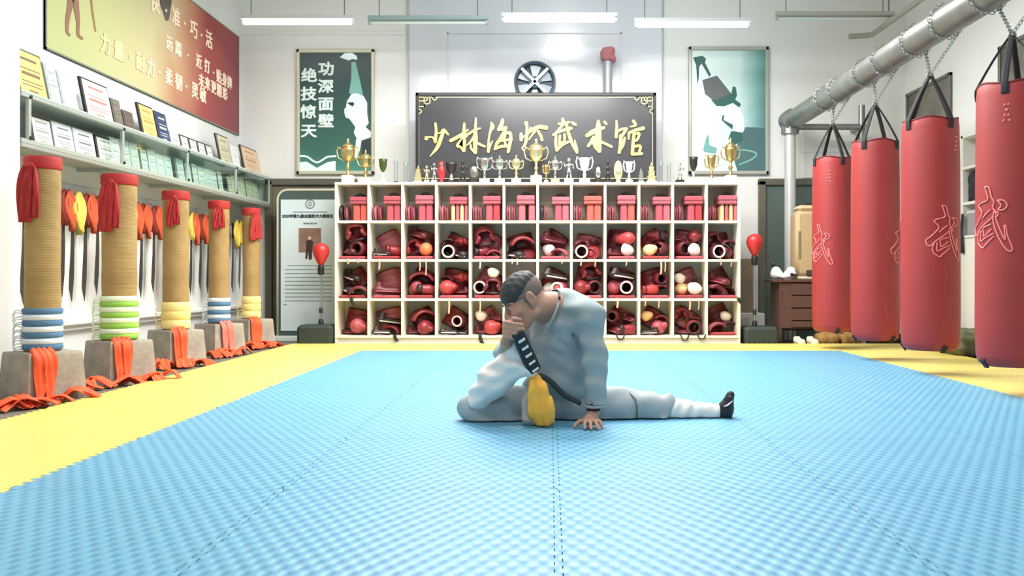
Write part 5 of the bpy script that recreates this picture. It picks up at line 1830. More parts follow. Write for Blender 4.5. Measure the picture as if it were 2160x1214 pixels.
def bag(px, r, z0, z1, zap, gaz, gz, label, strap0):
    Y = PX_ * F_PX / (px - CX)
    t = thing('punch_bag', label, 'punch bag', (PX_, Y, z0), 0, 'red punch bags hanging from the pipe')
    h = z1 - z0
    prof = [(0.004, 0.0), (r * 0.80, 0.004), (r * 0.93, 0.025), (r * 0.985, 0.07), (r * 1.01, 0.25), (r * 1.0, h * 0.5), (r * 0.99, h * 0.8), (r * 0.975, h - 0.06), (r * 0.955, h - 0.015), (r * 0.93, h)]
    n = 40
    vs, fs = [], []
    for (rr, z) in prof:
        for k in range(n):
            a = 2 * PI * k / n
            top = max(0, (z - h + 0.2) / 0.2)
            dz = -0.018 * top * (0.5 + 0.5 * math.cos(4 * (a - strap0))) + 0.006 * top
            dr = 1 - 0.012 * top * (0.5 + 0.5 * math.cos(4 * (a - strap0) + PI))
            vs.append((rr * dr * math.cos(a), rr * dr * math.sin(a), z + dz))
    for i in range(len(prof) - 1):
        for k in range(n):
            k2 = (k + 1) % n
            fs.append((i * n + k, i * n + k2, (i + 1) * n + k2, (i + 1) * n + k))
    fs.append(tuple(range(n - 1, -1, -1)))
    MB().add(vs, fs).build('bag_body', bagred, t, smooth=2)
    ring = [Vector(vs[(len(prof) - 1) * n + k]) for k in range(n)]
    MB().tube(ring, 0.007, 6, closed=True).build('rim_piping', mat('dark_red_piping', (110, 26, 28), 0.5), t, smooth=2)
    lid = MB()
    lv = [(v.x, v.y, v.z - 0.012) for v in ring] + [(v.x * 0.5, v.y * 0.5, h - 0.01) for v in ring] + [(0, 0, h + 0.002)]
    lf = [(k, (k + 1) % n, n + (k + 1) % n, n + k) for k in range(n)] + [(n + k, n + (k + 1) % n, 2 * n) for k in range(n)]
    lid.add(lv, lf).build('lid', bagtop, t, smooth=2)
    ap = Vector((0, 0, zap - z0))
    for k in range(4):
        a = strap0 + k * PI / 2
        d = Vector((math.cos(a), math.sin(a), 0))
        side = Vector((-d.y, d.x, 0))
        e = d * (r * 0.965) + Vector((0, 0, h - 0.02))
        pth = [d * (r * 0.985) + Vector((0, 0, h - 0.075)), e + d * 0.008, d * (r * 0.93) + Vector((0, 0, h + 0.02)), d * (r * 0.5) + Vector((0, 0, (h + ap.z) / 2 + 0.02)), d * 0.012 + ap]
        MB().sheet(ribbon_rows(pth, lambda u: 0.042 - 0.012 * u, side, 0.0005, 0, 4), 0.005).build('strap', blackfab, t, smooth=2)
    ch = MB()
    zl = PZ - z0
    dy = 0.19 * (px - CX) / 800 + 0.06
    for s in (-1, 1):
        top = Vector((0, s * dy, 0))
        loop = [ap + Vector((0, 0, 0.01)), top + Vector((PR * 0.72, 0, zl - PR * 0.72 - 0.02))]
        chain_along(ch, loop)
        chain_along(ch, [top + Vector(((PR + 0.014) * math.cos(q), 0, zl + (PR + 0.014) * math.sin(q))) for q in np.linspace(-PI / 4, 2 * PI - PI / 4, 14)])
    ch.build('chain', chainm, t)
    MB().tube([ap + Vector((0.022 * math.cos(q), 0, 0.022 * math.sin(q) + 0.005)) for q in np.linspace(0, 2 * PI, 14, endpoint=False)], 0.006, 6, closed=True).build('hook_ring', chainm, t, smooth=2)
    g = MB()
    for pts, closed in BAGL:
        c = catmull(pts + ([pts[0]] if closed else []), 4)
        path = []
        for (x, y) in c:
            u, v = (x - 610) * 0.000372, (610 - y) * 0.000372
            a = gaz + u / r
            path.append(((r * 1.012) * math.cos(a), (r * 1.012) * math.sin(a), gz - z0 + v))
        g.tube(path, 0.0042, 6)
    g.build('printed_character', pinkl, t, smooth=2)
    dots = MB()
    a0 = gaz + 0.5
    for v in range(4):
        for u in (-1, 1):
            a = a0 + u * (0.05 + 0.03 * (v == 3)) * (1 if v != 1 else 0.3)
            dots.ball((r * 0.985 * math.cos(a), r * 0.985 * math.sin(a), h - 0.14 - 0.03 * v), (0.006, 0.006, 0.007), 8, 5)
    dots.build('small_dot_print', pinkl, t)
    for k in range(3):
        a = strap0 + 0.3 + k * 2 * PI / 3
        MB().box((-0.02, -0.006, -0.03), (0.02, 0.006, 0.03), 0.004, M=Matrix.Translation((r * 0.90 * math.cos(a), r * 0.90 * math.sin(a), 0.018)) @ Matrix.Rotation(a + PI / 2, 4, 'Z') @ Matrix.Rotation(0.6, 4, 'X')).build('bottom_tab', blackfab, t)
    return t


def az(Y, off):
    """azimuth that the camera sees at fraction off (-1..1) across the bag"""
    base = math.atan2(-Y, -PX_)
    return base + math.asin(max(-1, min(1, off)))


bags = [(1756, 0.190, 0.165, 1.83, 2.16, -0.62, 1.0, 'red punch bag hanging at the far end of the pipe, beside the desk', 0.2),
        (1846, 0.195, 0.163, 1.82, 2.13, 0.97, 0.97, 'red punch bag, second from the desk, character turned almost out of sight', 0.75),
        (1962, 0.198, 0.17, 1.81, 2.13, 0.50, 1.0, 'red punch bag, third from the desk, character turned to its shaded side', 0.35),
        (2135, 0.198, 0.17, 1.82, 2.115, -0.60, 1.03, 'red punch bag cut by the picture edge, in front of the storage cabinet', 0.9)]
for (px, r, z0, z1, zap, off, gz, lb, s0) in bags:
    Y = PX_ * F_PX / (px - CX)
    bag(px, r, z0, z1, zap, az(Y, off), gz, lb, s0)

# ---- small wooden desk with things on it
wood = mat('dark_brown_wood', (92, 62, 54), 0.5, var=0.3, vs=5, stretch=(2, 2, 14))
dz = 0.665
dx0, dx1, dy0, dy1 = 2.44, 3.02, 9.44, 9.84
t = thing('wooden_desk', 'small dark brown wooden desk with drawers beside the punch bags', 'desk', (2.7, 9.64, ZF))
dl = (2.7, 9.64, ZF)
MB().box((dx0 - 0.07, dy0 - 0.02, dz - 0.03), (dx1 + 0.03, dy1, dz), 0.006).build('desk_top', wood, t, loc=dl)
MB().box((dx0, dy0, ZF), (dx0 + 0.02, dy1 - 0.01, dz - 0.03)).build('side_panel', wood, t, loc=dl)
MB().box((dx1 - 0.02, dy0, ZF), (dx1, dy1 - 0.01, dz - 0.03)).build('side_panel', wood, t, loc=dl)
MB().box((dx0 + 0.02, dy1 - 0.03, 0.1), (dx1 - 0.02, dy1 - 0.01, dz - 0.03)).build('back_panel', wood, t, loc=dl)
for k, (a, b) in enumerate(((0.50, 0.625), (0.365, 0.49), (0.23, 0.355), (0.16, 0.22))):
    d = MB().box((dx0 + 0.13, dy0 - 0.004, a), (dx1 - 0.022, dy0 + 0.016, b), 0.004).build('drawer_front', wood, t, loc=dl)
    if k < 3:
        MB().ball((2.80 - dl[0], dy0 - 0.014 - dl[1], (a + b) / 2 - dl[2]), 0.012).build('drawer_knob', black, d, smooth=2)
MB().box((dx0 + 0.02, dy0 + 0.004, 0.15), (dx0 + 0.13, dy0 + 0.02, 0.625)).build('front_panel', wood, t, loc=dl)
MB().box((dx0 + 0.02, dy0 + 0.05, 0.14), (dx1 - 0.02, dy1 - 0.03, 0.16)).build('lower_shelf', wood, t, loc=dl)

tan = mat('tan_case', (188, 158, 120), 0.6, var=0.1, vs=4)
t = thing('tan_case', 'tall tan travel case with a rounded top standing on the desk', 'case', (2.84, 9.66, dz))
MB().box((-0.20, -0.13, 0.03), (0.20, 0.13, 0.74), 0.04).build('case_body', tan, t, smooth=True)
MB().box((-0.17, -0.12, 0.735), (0.19, 0.12, 0.80), 0.03).build('case_lid', mat('pale_tan_lid', (200, 174, 136), 0.6), t)
MB().tube([(-0.08, 0, 0.79), (-0.06, 0, 0.82), (0.06, 0, 0.82), (0.08, 0, 0.79)], 0.009, 8).build('handle', black, t, smooth=2)
MB().box((-0.19, -0.125, 0.0), (0.19, 0.125, 0.032), 0.01).build('foot_strip', mat('pale_strip', (232, 218, 190), 0.5), t)
MB().box((-0.09, -0.136, 0.04), (0.19, -0.128, 0.10), 0.003).build('dark_label', mat('dark_olive_label', (60, 56, 44), 0.5), t)
MB().box((0.02, -0.135, 0.40), (0.09, -0.128, 0.47), 0.002).build('small_label', mat('brown_label', (120, 88, 60), 0.5), t)
MB().box((-0.175, -0.136, 0.22), (-0.145, -0.126, 0.52), 0.008).build('side_grip', mat('olive_grip', (120, 116, 84), 0.5), t)

t = thing('white_gloves', 'pair of crumpled white gloves lying on the desk corner', 'gloves', (2.52, 9.55, dz))
for k, (c, s) in enumerate((((-0.08, 0, 0.055), 1), ((0.06, -0.01, 0.055), -1))):
    f = Field((-0.13 + c[0], -0.11, -0.01), (0.13 + c[0], 0.11, 0.17), 0.008)
    f.ell(c, (0.07, 0.06, 0.05)).ell((c[0] - 0.01 * s, c[1], c[2] + 0.045), (0.05, 0.045, 0.04)).cone((c[0] + 0.04 * s, -0.05, 0.04), (c[0] + 0.06 * s, -0.07, 0.03), 0.03, 0.02)
    f.add(wrinkle(0.002, [(70, 20, 50, k), (20, 90, 30, 2 * k)]))
    f.keep(lambda x, y, z: -(z + 0 * x + 0 * y) + 0.001)
    f.build('glove_half', mat('white_glove_cloth', (232, 222, 218), 0.7), t)
MB().ball((0.06, -0.068, 0.05), (0.026, 0.01, 0.02)).build('glove_opening', black, t, smooth=2)
MB().ball((0.10, -0.062, 0.045), (0.02, 0.01, 0.016)).build('glove_opening', black, t, smooth=2)

for k, x in enumerate((2.62, 2.76)):
    t = thing('white_shoe', '%s white training shoe of the pair under the desk front' % ('first' if k == 0 else 'second'), 'shoe', (x, 9.34, ZF), 0, 'white shoes under the desk')
    f = Field((-0.08, -0.15, -0.01), (0.08, 0.15, 0.12), 0.007)
    f.cone((0, -0.10, 0.032), (0, 0.08, 0.038), 0.040, 0.036, 0.02).ell((0, 0.08, 0.06), (0.036, 0.05, 0.04)).ell((0, 0.085, 0.10), (0.024, 0.035, 0.03), k=0.006, cut=True)
    f.keep(lambda x_, y, z: -(z + 0 * x_ + 0 * y) + 0.012)
    f.build('upper', mat('white_shoe_leather', (226, 220, 196), 0.5), t)
    MB().prism([(0.042 * math.cos(a) * (1 if True else 1), 0.135 * math.sin(a)) for a in np.linspace(0, 2 * PI, 20, endpoint=False)], lambda a, b, d: (a, b, 0.014 * d), 1).build('sole', mat('tan_sole', (190, 170, 120), 0.6), t)

# ---- sandbags and bundles along the edge of the mats
SACKM = {'brown': mat('brown_sack', (164, 126, 72), 0.8, var=0.3, vs=8, bump=0.3), 'dark': mat('dark_brown_bundle', (70, 52, 46), 0.8, var=0.4, vs=8, bump=0.3), 'green': mat('dark_olive_bundle', (116, 118, 88), 0.8, var=0.6, vs=9, bump=0.4)}


def sack(x, y, w, d, h, key, label, sd):
    t = thing('sandbag', label, 'sack', (x, y, ZF), 0, 'sacks lying along the mat edge')
    f = Field((-w * 0.75, -d * 0.75, -0.02), (w * 0.75, d * 0.75, h * 1.3), max(0.009, h * 0.055))
    f.box((0, 0, h * 0.48), (w * 0.5, d * 0.5, h * 0.47), min(h * 0.4, w * 0.3)).ell((-w * 0.15, 0, h * 0.65), (w * 0.3, d * 0.35, h * 0.35)).ell((w * 0.2, -d * 0.1, h * 0.6), (w * 0.28, d * 0.36, h * 0.34))
    f.add(wrinkle(h * 0.022, [(40, 25, 30, sd), (20, 50, 60, sd * 2), (70, 10, 15, sd + 1)]))
    f.keep(lambda x_, y_, z: -(z + 0 * x_ + 0 * y_) + 0.001)
    f.build('sack_cloth', SACKM[key], t)
    MB().tube([(-w * 0.35, -d * 0.3, h * 0.85), (-w * 0.38, 0, h * 1.0), (-w * 0.3, d * 0.3, h * 0.8)], 0.008, 6).build('tie_cord', SACKM['dark'], t, smooth=2)


sack(2.93, 9.42, 0.22, 0.24, 0.13, 'brown', 'brown sack under the far punch bag, next to the white shoes', 1)
sack(3.17, 9.42, 0.22, 0.24, 0.13, 'brown', 'brown sack under the gap between the first two punch bags', 2)
sack(3.52, 9.38, 0.34, 0.26, 0.14, 'dark', 'dark bundle behind the second punch bag', 3)
sack(3.74, 8.86, 0.34, 0.36, 0.22, 'dark', 'dark brown bundle seen between the second and third punch bags', 4)
sack(3.73, 7.98, 0.38, 0.46, 0.26, 'green', 'big dark olive bundle in the gap before the white cabinet', 7)
sack(3.72, 8.42, 0.28, 0.30, 0.16, 'brown', 'brown sack at the mat edge below the third punch bag', 6)

# ---- white storage cabinet against the side wall
cab = thing('storage_cabinet', 'white cabinet with open shelves above a closed door, behind the punch bags', 'cabinet', (3.98, 8.0, ZF))
cl = (3.98, 8.0, ZF)
cy0, cy1, cx0, cx1 = 7.25, 8.62, 3.99, XR - 0.002
wcab = mat('white_cabinet', (226, 224, 216), 0.5)
MB().box((cx0, cy1 - 0.04, ZF), (cx1, cy1, 2.06), 0.003).build('end_panel', wcab, cab, loc=cl)
MB().box((cx0, cy0, ZF), (cx1, cy0 + 0.04, 2.06), 0.003).build('end_panel', wcab, cab, loc=cl)
MB().box((cx0, cy0, 2.03), (cx1, cy1, 2.06), 0.003).build('top_panel', wcab, cab, loc=cl)
for z in (1.09, 1.41, 1.75):
    MB().box((cx0, cy0 + 0.04, z - 0.025), (cx1, cy1 - 0.04, z)).build('shelf_board', wcab, cab, loc=cl)
MB().box((cx0 + 0.003, cy0 + 0.04, 0.10), (cx0 + 0.023, (cy0 + cy1) / 2 - 0.002, 1.06), 0.003).build('cabinet_door', wcab, cab, loc=cl)
dd = MB().box((cx0 + 0.003, (cy0 + cy1) / 2 + 0.002, 0.10), (cx0 + 0.023, cy1 - 0.04, 1.06), 0.003).build('cabinet_door', wcab, cab, loc=cl)
MB().box((cx0 - 0.015 - cl[0], 7.98 - cl[1], 0.6 - cl[2]), (cx0 + 0.005 - cl[0], 8.0 - cl[1], 0.72 - cl[2])).build('door_pull', steel, dd)
MB().box((cx0 + 0.005, cy0, ZF), (cx1, cy1, 0.09)).build('kick_board', wcab, cab, loc=cl)
MB().box((cx1 - 0.012, cy0 + 0.04, 1.06), (cx1 - 0.004, cy1 - 0.04, 2.03)).build('back_panel', mat('grey_cabinet_back', (186, 184, 170), 0.6), cab, loc=cl)
# things in the cabinet
f = Field((-0.08, -0.2, -0.01), (0.08, 0.2, 0.34), 0.009)
f.ell((0, 0, 0.12), (0.05, 0.15, 0.11)).ell((0, 0.08, 0.22), (0.04, 0.08, 0.08)).cone((0, 0.1, 0.1), (0.0, 0.14, 0.02), 0.03, 0.02)
f.add(wrinkle(0.003, [(20, 40, 40, 0), (10, 60, 30, 1)]))
f.keep(lambda x, y, z: -(z + 0 * x + 0 * y) + 0.001)
t = thing('black_garment', 'crumpled black garment on the middle cabinet shelf', 'clothing', (4.055, 8.42, 1.41))
f.build('garment_cloth', mat('black_cotton', (38, 40, 44), 0.8), t)
t = thing('tan_bag', 'small tan bag tucked behind the black garment in the cabinet', 'bag', (4.055, 8.08, 1.41))
MB().box((-0.05, -0.1, 0), (0.045, 0.1, 0.22), 0.025).build('bag_body', tan, t, smooth=True)
MB().tube([(0, -0.05, 0.21), (0, -0.03, 0.26), (0, 0.03, 0.26), (0, 0.05, 0.21)], 0.007, 6).build('bag_handle', black, t, smooth=2)
t = thing('grey_storage_box', 'grey plastic box on the lowest open cabinet shelf', 'box', (4.055, 8.25, 1.09))
MB().box((-0.055, -0.26, 0), (0.045, 0.26, 0.22), 0.01).build('box_body', mat('grey_violet_plastic', (152, 148, 156), 0.4), t)
MB().box((-0.06, -0.265, 0.20), (0.048, 0.265, 0.235), 0.008).build('box_lid', mat('pale_grey_lid', (196, 196, 202), 0.4), t)
# belts hanging from the cabinet's corner
t = MB().sheet(ribbon_rows([(cx0 - 0.012, cy1 - 0.06, 1.30), (cx0 - 0.022, cy1 - 0.05, 1.1), (cx0 - 0.016, cy1 - 0.07, 0.92)], 0.05, (0, 1, 0), 0.004, 0, 5), 0.005).build('hanging_belt', blackfab, None, smooth=2)
tag(t, 'dark belt hanging down the corner of the white cabinet', 'belt')

# ---- pictures on the side wall
for k, (y0, y1, lb) in enumerate(((9.08, 10.2, 'dark framed picture on the side wall above the third punch bag'), (7.0, 8.1, 'dark framed picture on the side wall behind the last bag straps'))):
    t = thing('wall_picture', lb, 'picture', (XR - 0.001, (y0 + y1) / 2, 2.42), 0, 'dark pictures on the side wall')
    w = (y1 - y0) / 2
    MB().box((-0.02, -w + 0.03, -0.34), (0, w - 0.03, 0.34)).build('print', mat('dark_green_brown_print', (72, 72, 66), 0.4, var=0.6, vs=3, col2=(128, 120, 110)), t)
    for (a, b) in (((-w, -0.37), (w, -0.335)), ((-w, 0.335), (w, 0.37)), ((-w, -0.37), (-w + 0.035, 0.37)), ((w - 0.035, -0.37), (w, 0.37))):
        MB().box((-0.035, a[0], a[1]), (0, b[0], b[1]), 0.004).build('frame_bar', mat('grey_dark_frame', (92, 94, 90), 0.4), t)

# ---- bent grey conduit high in the corner
p0, p1 = Vector((3.30, 9.8, 3.345)), Vector((3.55, 9.8, 3.36))
o = MB().tube([p0, p1 - Vector((0.03, 0, 0)), p1 + Vector((0, -0.04, 0)), (3.55, 8.6, 3.35), (3.55, 3.0, 3.35)], 0.03, 10).build('grey_conduit', mat('grey_conduit_paint', (160, 160, 152), 0.5), None, smooth=True)
tag(o, 'thin grey bent conduit running along the ceiling corner above the bags', 'pipe')
b = MB()
for y in (9.3, 7.2, 5.0):
    b.cyl((3.55, y, 3.36), (3.55, y, ZC), 0.008, n=6)
b.build('drop_rod', mat('hanger_wire', (110, 106, 100), 0.5), o)
# ================================================================ THE MAN IN A SPLIT
skin = mat('skin', (186, 142, 122), 0.55, var=0.08, vs=10, spec=0.35)
tunic_m = mat('grey_blue_tunic_cloth', (150, 163, 167), 0.8, var=0.05, vs=8, bump=0.1, bs=150)
trous_m = mat('grey_trouser_cloth', (164, 172, 176), 0.8, var=0.06, vs=8, bump=0.1, bs=150)
gait_m = mat('white_gaiter_cloth', (236, 230, 225), 0.8, var=0.04, vs=8)
shoe_m = mat('black_shoe', (26, 28, 38), 0.5)
hair_m = mat('dark_hair', (50, 52, 52), 0.6, bump=0.4, bs=180)
buzz_m = mat('clipped_grey_hair', (120, 104, 96), 0.75, bump=0.3, bs=260)
A = lambda px, py, Y: np.array(P(px, py, Y))
man = thing('person', 'man in grey tunic and trousers doing a split, foot pulled to his mouth', 'person', (0.0, 4.33, 0.0))
ML = (0.0, 4.33, 0.0)

pel = A(1168, 836, 4.38)
hipL, knL, anL = A(1205, 852, 4.38), A(1372, 860, 4.40), A(1500, 868, 4.40)
hipR, knR, anR = A(1140, 850, 4.36), A(1003, 862, 4.31), A(1100, 770, 4.17)
waist, chest, nkb = A(1182, 780, 4.37), A(1185, 705, 4.35), A(1166, 646, 4.27)
shL, elL, wrL = A(1243, 662, 4.19), A(1256, 768, 4.15), A(1252, 868, 4.13)
shR, elR, wrR = A(1122, 684, 4.47), A(1064, 742, 4.30), A(1069, 722, 4.10)
hd = A(1104, 632, 4.20)
fw = np.array((-0.80, -0.26, -0.54)); fw /= np.linalg.norm(fw)
up = np.array((-0.50, -0.14, 0.85)); up -= fw * (up @ fw); up /= np.linalg.norm(up)
lf = np.cross(up, fw)
HR = [lf, fw, up]
HS = 1.06
hl = lambda a, b, c: hd + HS * (lf * a + fw * b + up * c)


def hand_chain(f, base, tip, bend, r0, k=0.006, n=3):
    """finger from knuckle base to tip with a raised knuckle bend"""
    base, tip, bend = np.array(base), np.array(tip), np.array(bend)
    p1 = base + (tip - base) * 0.42 + bend
    p2 = base + (tip - base) * 0.74 + bend * 0.7
    f.chain([base, p1, p2, tip], [r0, r0 * 0.95, r0 * 0.86, r0 * 0.72], k)


# ---- body: one continuous figure (cloth lies over most of it)
B = Field((-0.50, 3.93, -0.005), (0.90, 4.60, 0.80), 0.0048)
B.ell(pel, (0.125, 0.10, 0.085), k=0.03)
B.chain([pel, waist, chest], [0.105, 0.10, 0.11], 0.04).cone(chest, nkb, 0.10, 0.055, 0.04)
B.cone(shR, shL, 0.036, 0.036, 0.04).cone(chest, shL, 0.06, 0.036, 0.03).cone(chest, shR, 0.06, 0.036, 0.03)
B.chain([hipL, knL, anL], [0.068, 0.048, 0.030], 0.03).chain([hipR, knR, anR], [0.068, 0.048, 0.034], 0.02)
heL, toL = A(1523, 874, 4.40), A(1536, 838, 4.39)
B.cone(anL, heL, 0.03, 0.024, 0.02).cone(heL, toL, 0.026, 0.016, 0.02)
heR, toR = A(1124, 778, 4.13), A(1091, 708, 4.04)
B.cone(anR, heR, 0.03, 0.024, 0.015).cone(heR, toR, 0.024, 0.016, 0.015)
B.chain([shL, elL, wrL], [0.042, 0.034, 0.024], 0.02).chain([shR, elR, wrR], [0.042, 0.034, 0.024], 0.02)
# neck and trapezius
nk1 = hl(0.0, -0.035, -0.055)
B.cone(nkb, nk1, 0.068, 0.060, 0.03).cone(A(1172, 642, 4.29), nk1, 0.045, 0.045, 0.04).cone(A(1150, 664, 4.28), nk1, 0.045, 0.045, 0.03)
# skull, jaw, face
e = lambda c, r, k=0.012, cut=False: B.ell(hl(*c), np.array(r) * HS, HR, k, cut)
e((0, -0.014, 0.034), (0.074, 0.094, 0.080), 0.03)
e((0, 0.030, -0.042), (0.056, 0.060, 0.062), 0.03)
e((0, 0.058, -0.094), (0.026, 0.022, 0.018), 0.03)
B.cone(hl(0.054, 0.0, -0.07), hl(0.02, 0.062, -0.10), 0.016, 0.014, 0.03).cone(hl(-0.054, 0.0, -0.07), hl(-0.02, 0.062, -0.10), 0.016, 0.014, 0.03)
e((0, 0.066, 0.024), (0.050, 0.020, 0.012), 0.012)
for s in (-1, 1):
    e((0.032 * s, 0.088, 0.004), (0.020, 0.014, 0.012), 0.008, True)
    e((0.045 * s, 0.060, -0.022), (0.022, 0.024, 0.018), 0.02)
    B.ell(hl(0.030 * s, 0.070, 0.003), (0.0135 * HS,) * 3, k=0.004)
    # ear: flat shell with a hollow
    e((0.077 * s, -0.016, -0.002), (0.010, 0.022, 0.034), 0.006)
    e((0.086 * s, -0.012, 0.002), (0.007, 0.011, 0.018), 0.004, True)
    e((0.074 * s, -0.008, -0.032), (0.008, 0.010, 0.012), 0.006)
B.cone(hl(0, 0.084, 0.014), hl(0, 0.108, -0.028), 0.009, 0.0135, 0.010)
for s in (-1, 1):
    B.ell(hl(0.013 * s, 0.094, -0.032), (0.010,) * 3, k=0.008)
e((0, 0.086, -0.058), (0.024, 0.010, 0.007), 0.006)
e((0, 0.084, -0.070), (0.020, 0.010, 0.0075), 0.006)
# hand on the floor (his left): palm and five spread fingers
pc = A(1246, 884, 4.10)
B.cone(wrL, pc + np.array((0, 0.0, 0.0)), 0.025, 0.030, 0.015).cone(pc + np.array((-0.024, -0.012, -0.004)), pc + np.array((0.026, -0.010, -0.004)), 0.017, 0.016, 0.012)
for (tx, ty, bx, r) in ((-0.030, -0.082, -0.023, 0.0100), (-0.002, -0.092, -0.007, 0.0104), (0.028, -0.084, 0.010, 0.0098), (0.050, -0.062, 0.026, 0.0088)):
    tip = np.array((pc[0] + tx, pc[1] + ty, 0.009))
    hand_chain(B, pc + np.array((bx, -0.022, 0.002)), tip, (tx * 0.06, 0, 0.010), r)
hand_chain(B, pc + np.array((-0.026, 0.002, -0.004)), np.array((pc[0] - 0.076, pc[1] - 0.040, 0.010)), (-0.006, 0, 0.006), 0.0112)
# hand gripping the toes (his right): fist with curled fingers
hc = A(1082, 697, 4.06)
B.cone(wrR, hc + np.array((-0.012, 0.02, 0.0)), 0.026, 0.030, 0.02).ell(hc + np.array((-0.014, 0.004, 0.002)), (0.034, 0.028, 0.040), k=0.015)
for q in range(4):
    z = 0.034 - 0.021 * q
    o = np.array((0.0, 0.0, z))
    r = (0.0100, 0.0106, 0.0102, 0.0090)[q]
    L = (0.9, 1.0, 0.97, 0.82)[q]
    B.chain([hc + o + np.array((-0.040, 0.004, 0.004)), hc + o + np.array((-0.028, -0.030, 0.004)), hc + o + np.array((0.012 * L, -0.046, -0.002)), hc + o + np.array((0.046 * L, -0.026, -0.006)), hc + o + np.array((0.050 * L, -0.004, -0.010))], [r * 1.05, r * 1.1, r, r * 0.95, r * 0.8], 0.004)
B.chain([hc + np.array((-0.022, -0.004, 0.036)), hc + np.array((0.004, -0.024, 0.054)), hc + np.array((0.034, -0.022, 0.052))], [0.013, 0.0115, 0.009], 0.006)
B.build('body', skin, man, ML, smooth=2)

# ---- eyes
for s in (-1, 1):
    MB().ball(hl(0.031 * s, 0.0765, 0.0025) - np.array(ML), 0.0085).build('eye', mat('eye_white', (214, 206, 198), 0.3), man, smooth=2)
    MB().ball(hl(0.031 * s, 0.0825, 0.001) - np.array(ML), 0.0048).build('iris', mat('dark_iris', (30, 22, 20), 0.25), man, smooth=2)
    MB().tube([hl(0.016 * s, 0.0905, 0.020) - np.array(ML), hl(0.032 * s, 0.0875, 0.026) - np.array(ML), hl(0.050 * s, 0.073, 0.022) - np.array(ML)], [0.003, 0.004, 0.002], 6).build('eyebrow', hair_m, man, smooth=2)


# ---- hair: dark on top, clipped at the sides
def hair_field(dr, fn):
    f = Field(hd - 0.17, hd + 0.17, 0.005)
    f.ell(hl(0, -0.014, 0.034), np.array((0.074, 0.094, 0.080)) * HS + dr, HR, 0.01)
    def cutter(x, y, z):
        q = [x - hd[0], y - hd[1], z - hd[2]]
        a = sum(q[i] * lf[i] for i in range(3)) / HS
        b = sum(q[i] * fw[i] for i in range(3)) / HS
        c = sum(q[i] * up[i] for i in range(3)) / HS
        return fn(a, b, c)
    f.keep(cutter)
    return f


def hair_line(a, b, c):
    """height above the dark hair's lower edge: low at the forehead, high at the back"""
    edge = 0.046 + 0.020 * np.tanh((-0.01 - b) * 30) - 0.014 * np.clip((b - 0.03) * 30, 0, 1)
    return c - edge


def to_local(x, y, z):
    q = [x - hd[0], y - hd[1], z - hd[2]]
    return [sum(q[i] * ax[i] for i in range(3)) / HS for ax in (lf, fw, up)]


ht = hair_field(0.011, lambda a, b, c: np.where(hair_line(a, b, c) > -0.004, -0.02, 0.002))
ht.add(lambda x, y, z: 0.0095 * (1 - np.clip(hair_line(*to_local(x, y, z)) / 0.028, 0, 1)))
ht.add(wrinkle(0.0011, [(160, 60, 90, 0), (60, 170, 120, 1)]))
ht.build('top_hair', hair_m, man, ML, smooth=1)
hb = hair_field(0.0024, lambda a, b, c: np.where((c > -0.020 + 0.3 * np.clip(b, 0, 1)) & (b < 0.050 + 0.3 * (c - 0.03)) & ~((np.abs(a) > 0.05) & (b > 0.014) & (c < 0.018)), -0.02, 0.002))
hb.build('clipped_sides', buzz_m, man, ML, smooth=1)

# ---- trousers
Tn = Field((-0.50, 4.10, 0.0), (0.66, 4.62, 0.36), 0.006)
Tn.ell(pel + np.array((0, 0, -0.01)), (0.165, 0.135, 0.105), k=0.04)
Tn.chain([hipL, A(1290, 852, 4.385), knL + np.array((0, 0, 0)), A(1402, 860, 4.40)], [0.095, 0.084, 0.076, 0.066], 0.03)
Tn.chain([hipR, A(1070, 856, 4.335), knR + np.array((0, 0, -0.004)), A(992, 862, 4.31)], [0.098, 0.088, 0.068, 0.064], 0.03)
Tn.cone(knR, A(1018, 842, 4.285), 0.066, 0.060, 0.02)
# loose cloth lying along the floor under both thighs
Tn.cone(A(1200, 884, 4.33), A(1395, 886, 4.36), 0.034, 0.026, 0.03, flat=((0, 0, 1), 0.55)).cone(A(1130, 884, 4.29), A(1010, 886, 4.27), 0.032, 0.028, 0.03, flat=((0, 0, 1), 0.6))
Tn.cone(A(1408, 838, 4.40), A(1398, 884, 4.34), 0.022, 0.022, 0.02)
Tn.add(wrinkle(0.0030, [(34, 10, 26, 0.4), (-22, 30, 38, 1.9), (58, -20, 12, 0.7)]))
Tn.keep(lambda x, y, z: -(z + 0 * x + 0 * y) + 0.004)
Tn.build('trousers', trous_m, man, ML, smooth=2)
# seam over the knee of the stretched leg
MB().tube([A(1326, 826, 4.36) - np.array(ML), A(1341, 842, 4.312) - np.array(ML), A(1344, 862, 4.302) - np.array(ML), A(1343, 882, 4.32) - np.array(ML)], 0.0035, 6).build('trouser_seam', mat('seam_dark_grey', (84, 94, 102), 0.8), man, smooth=2)

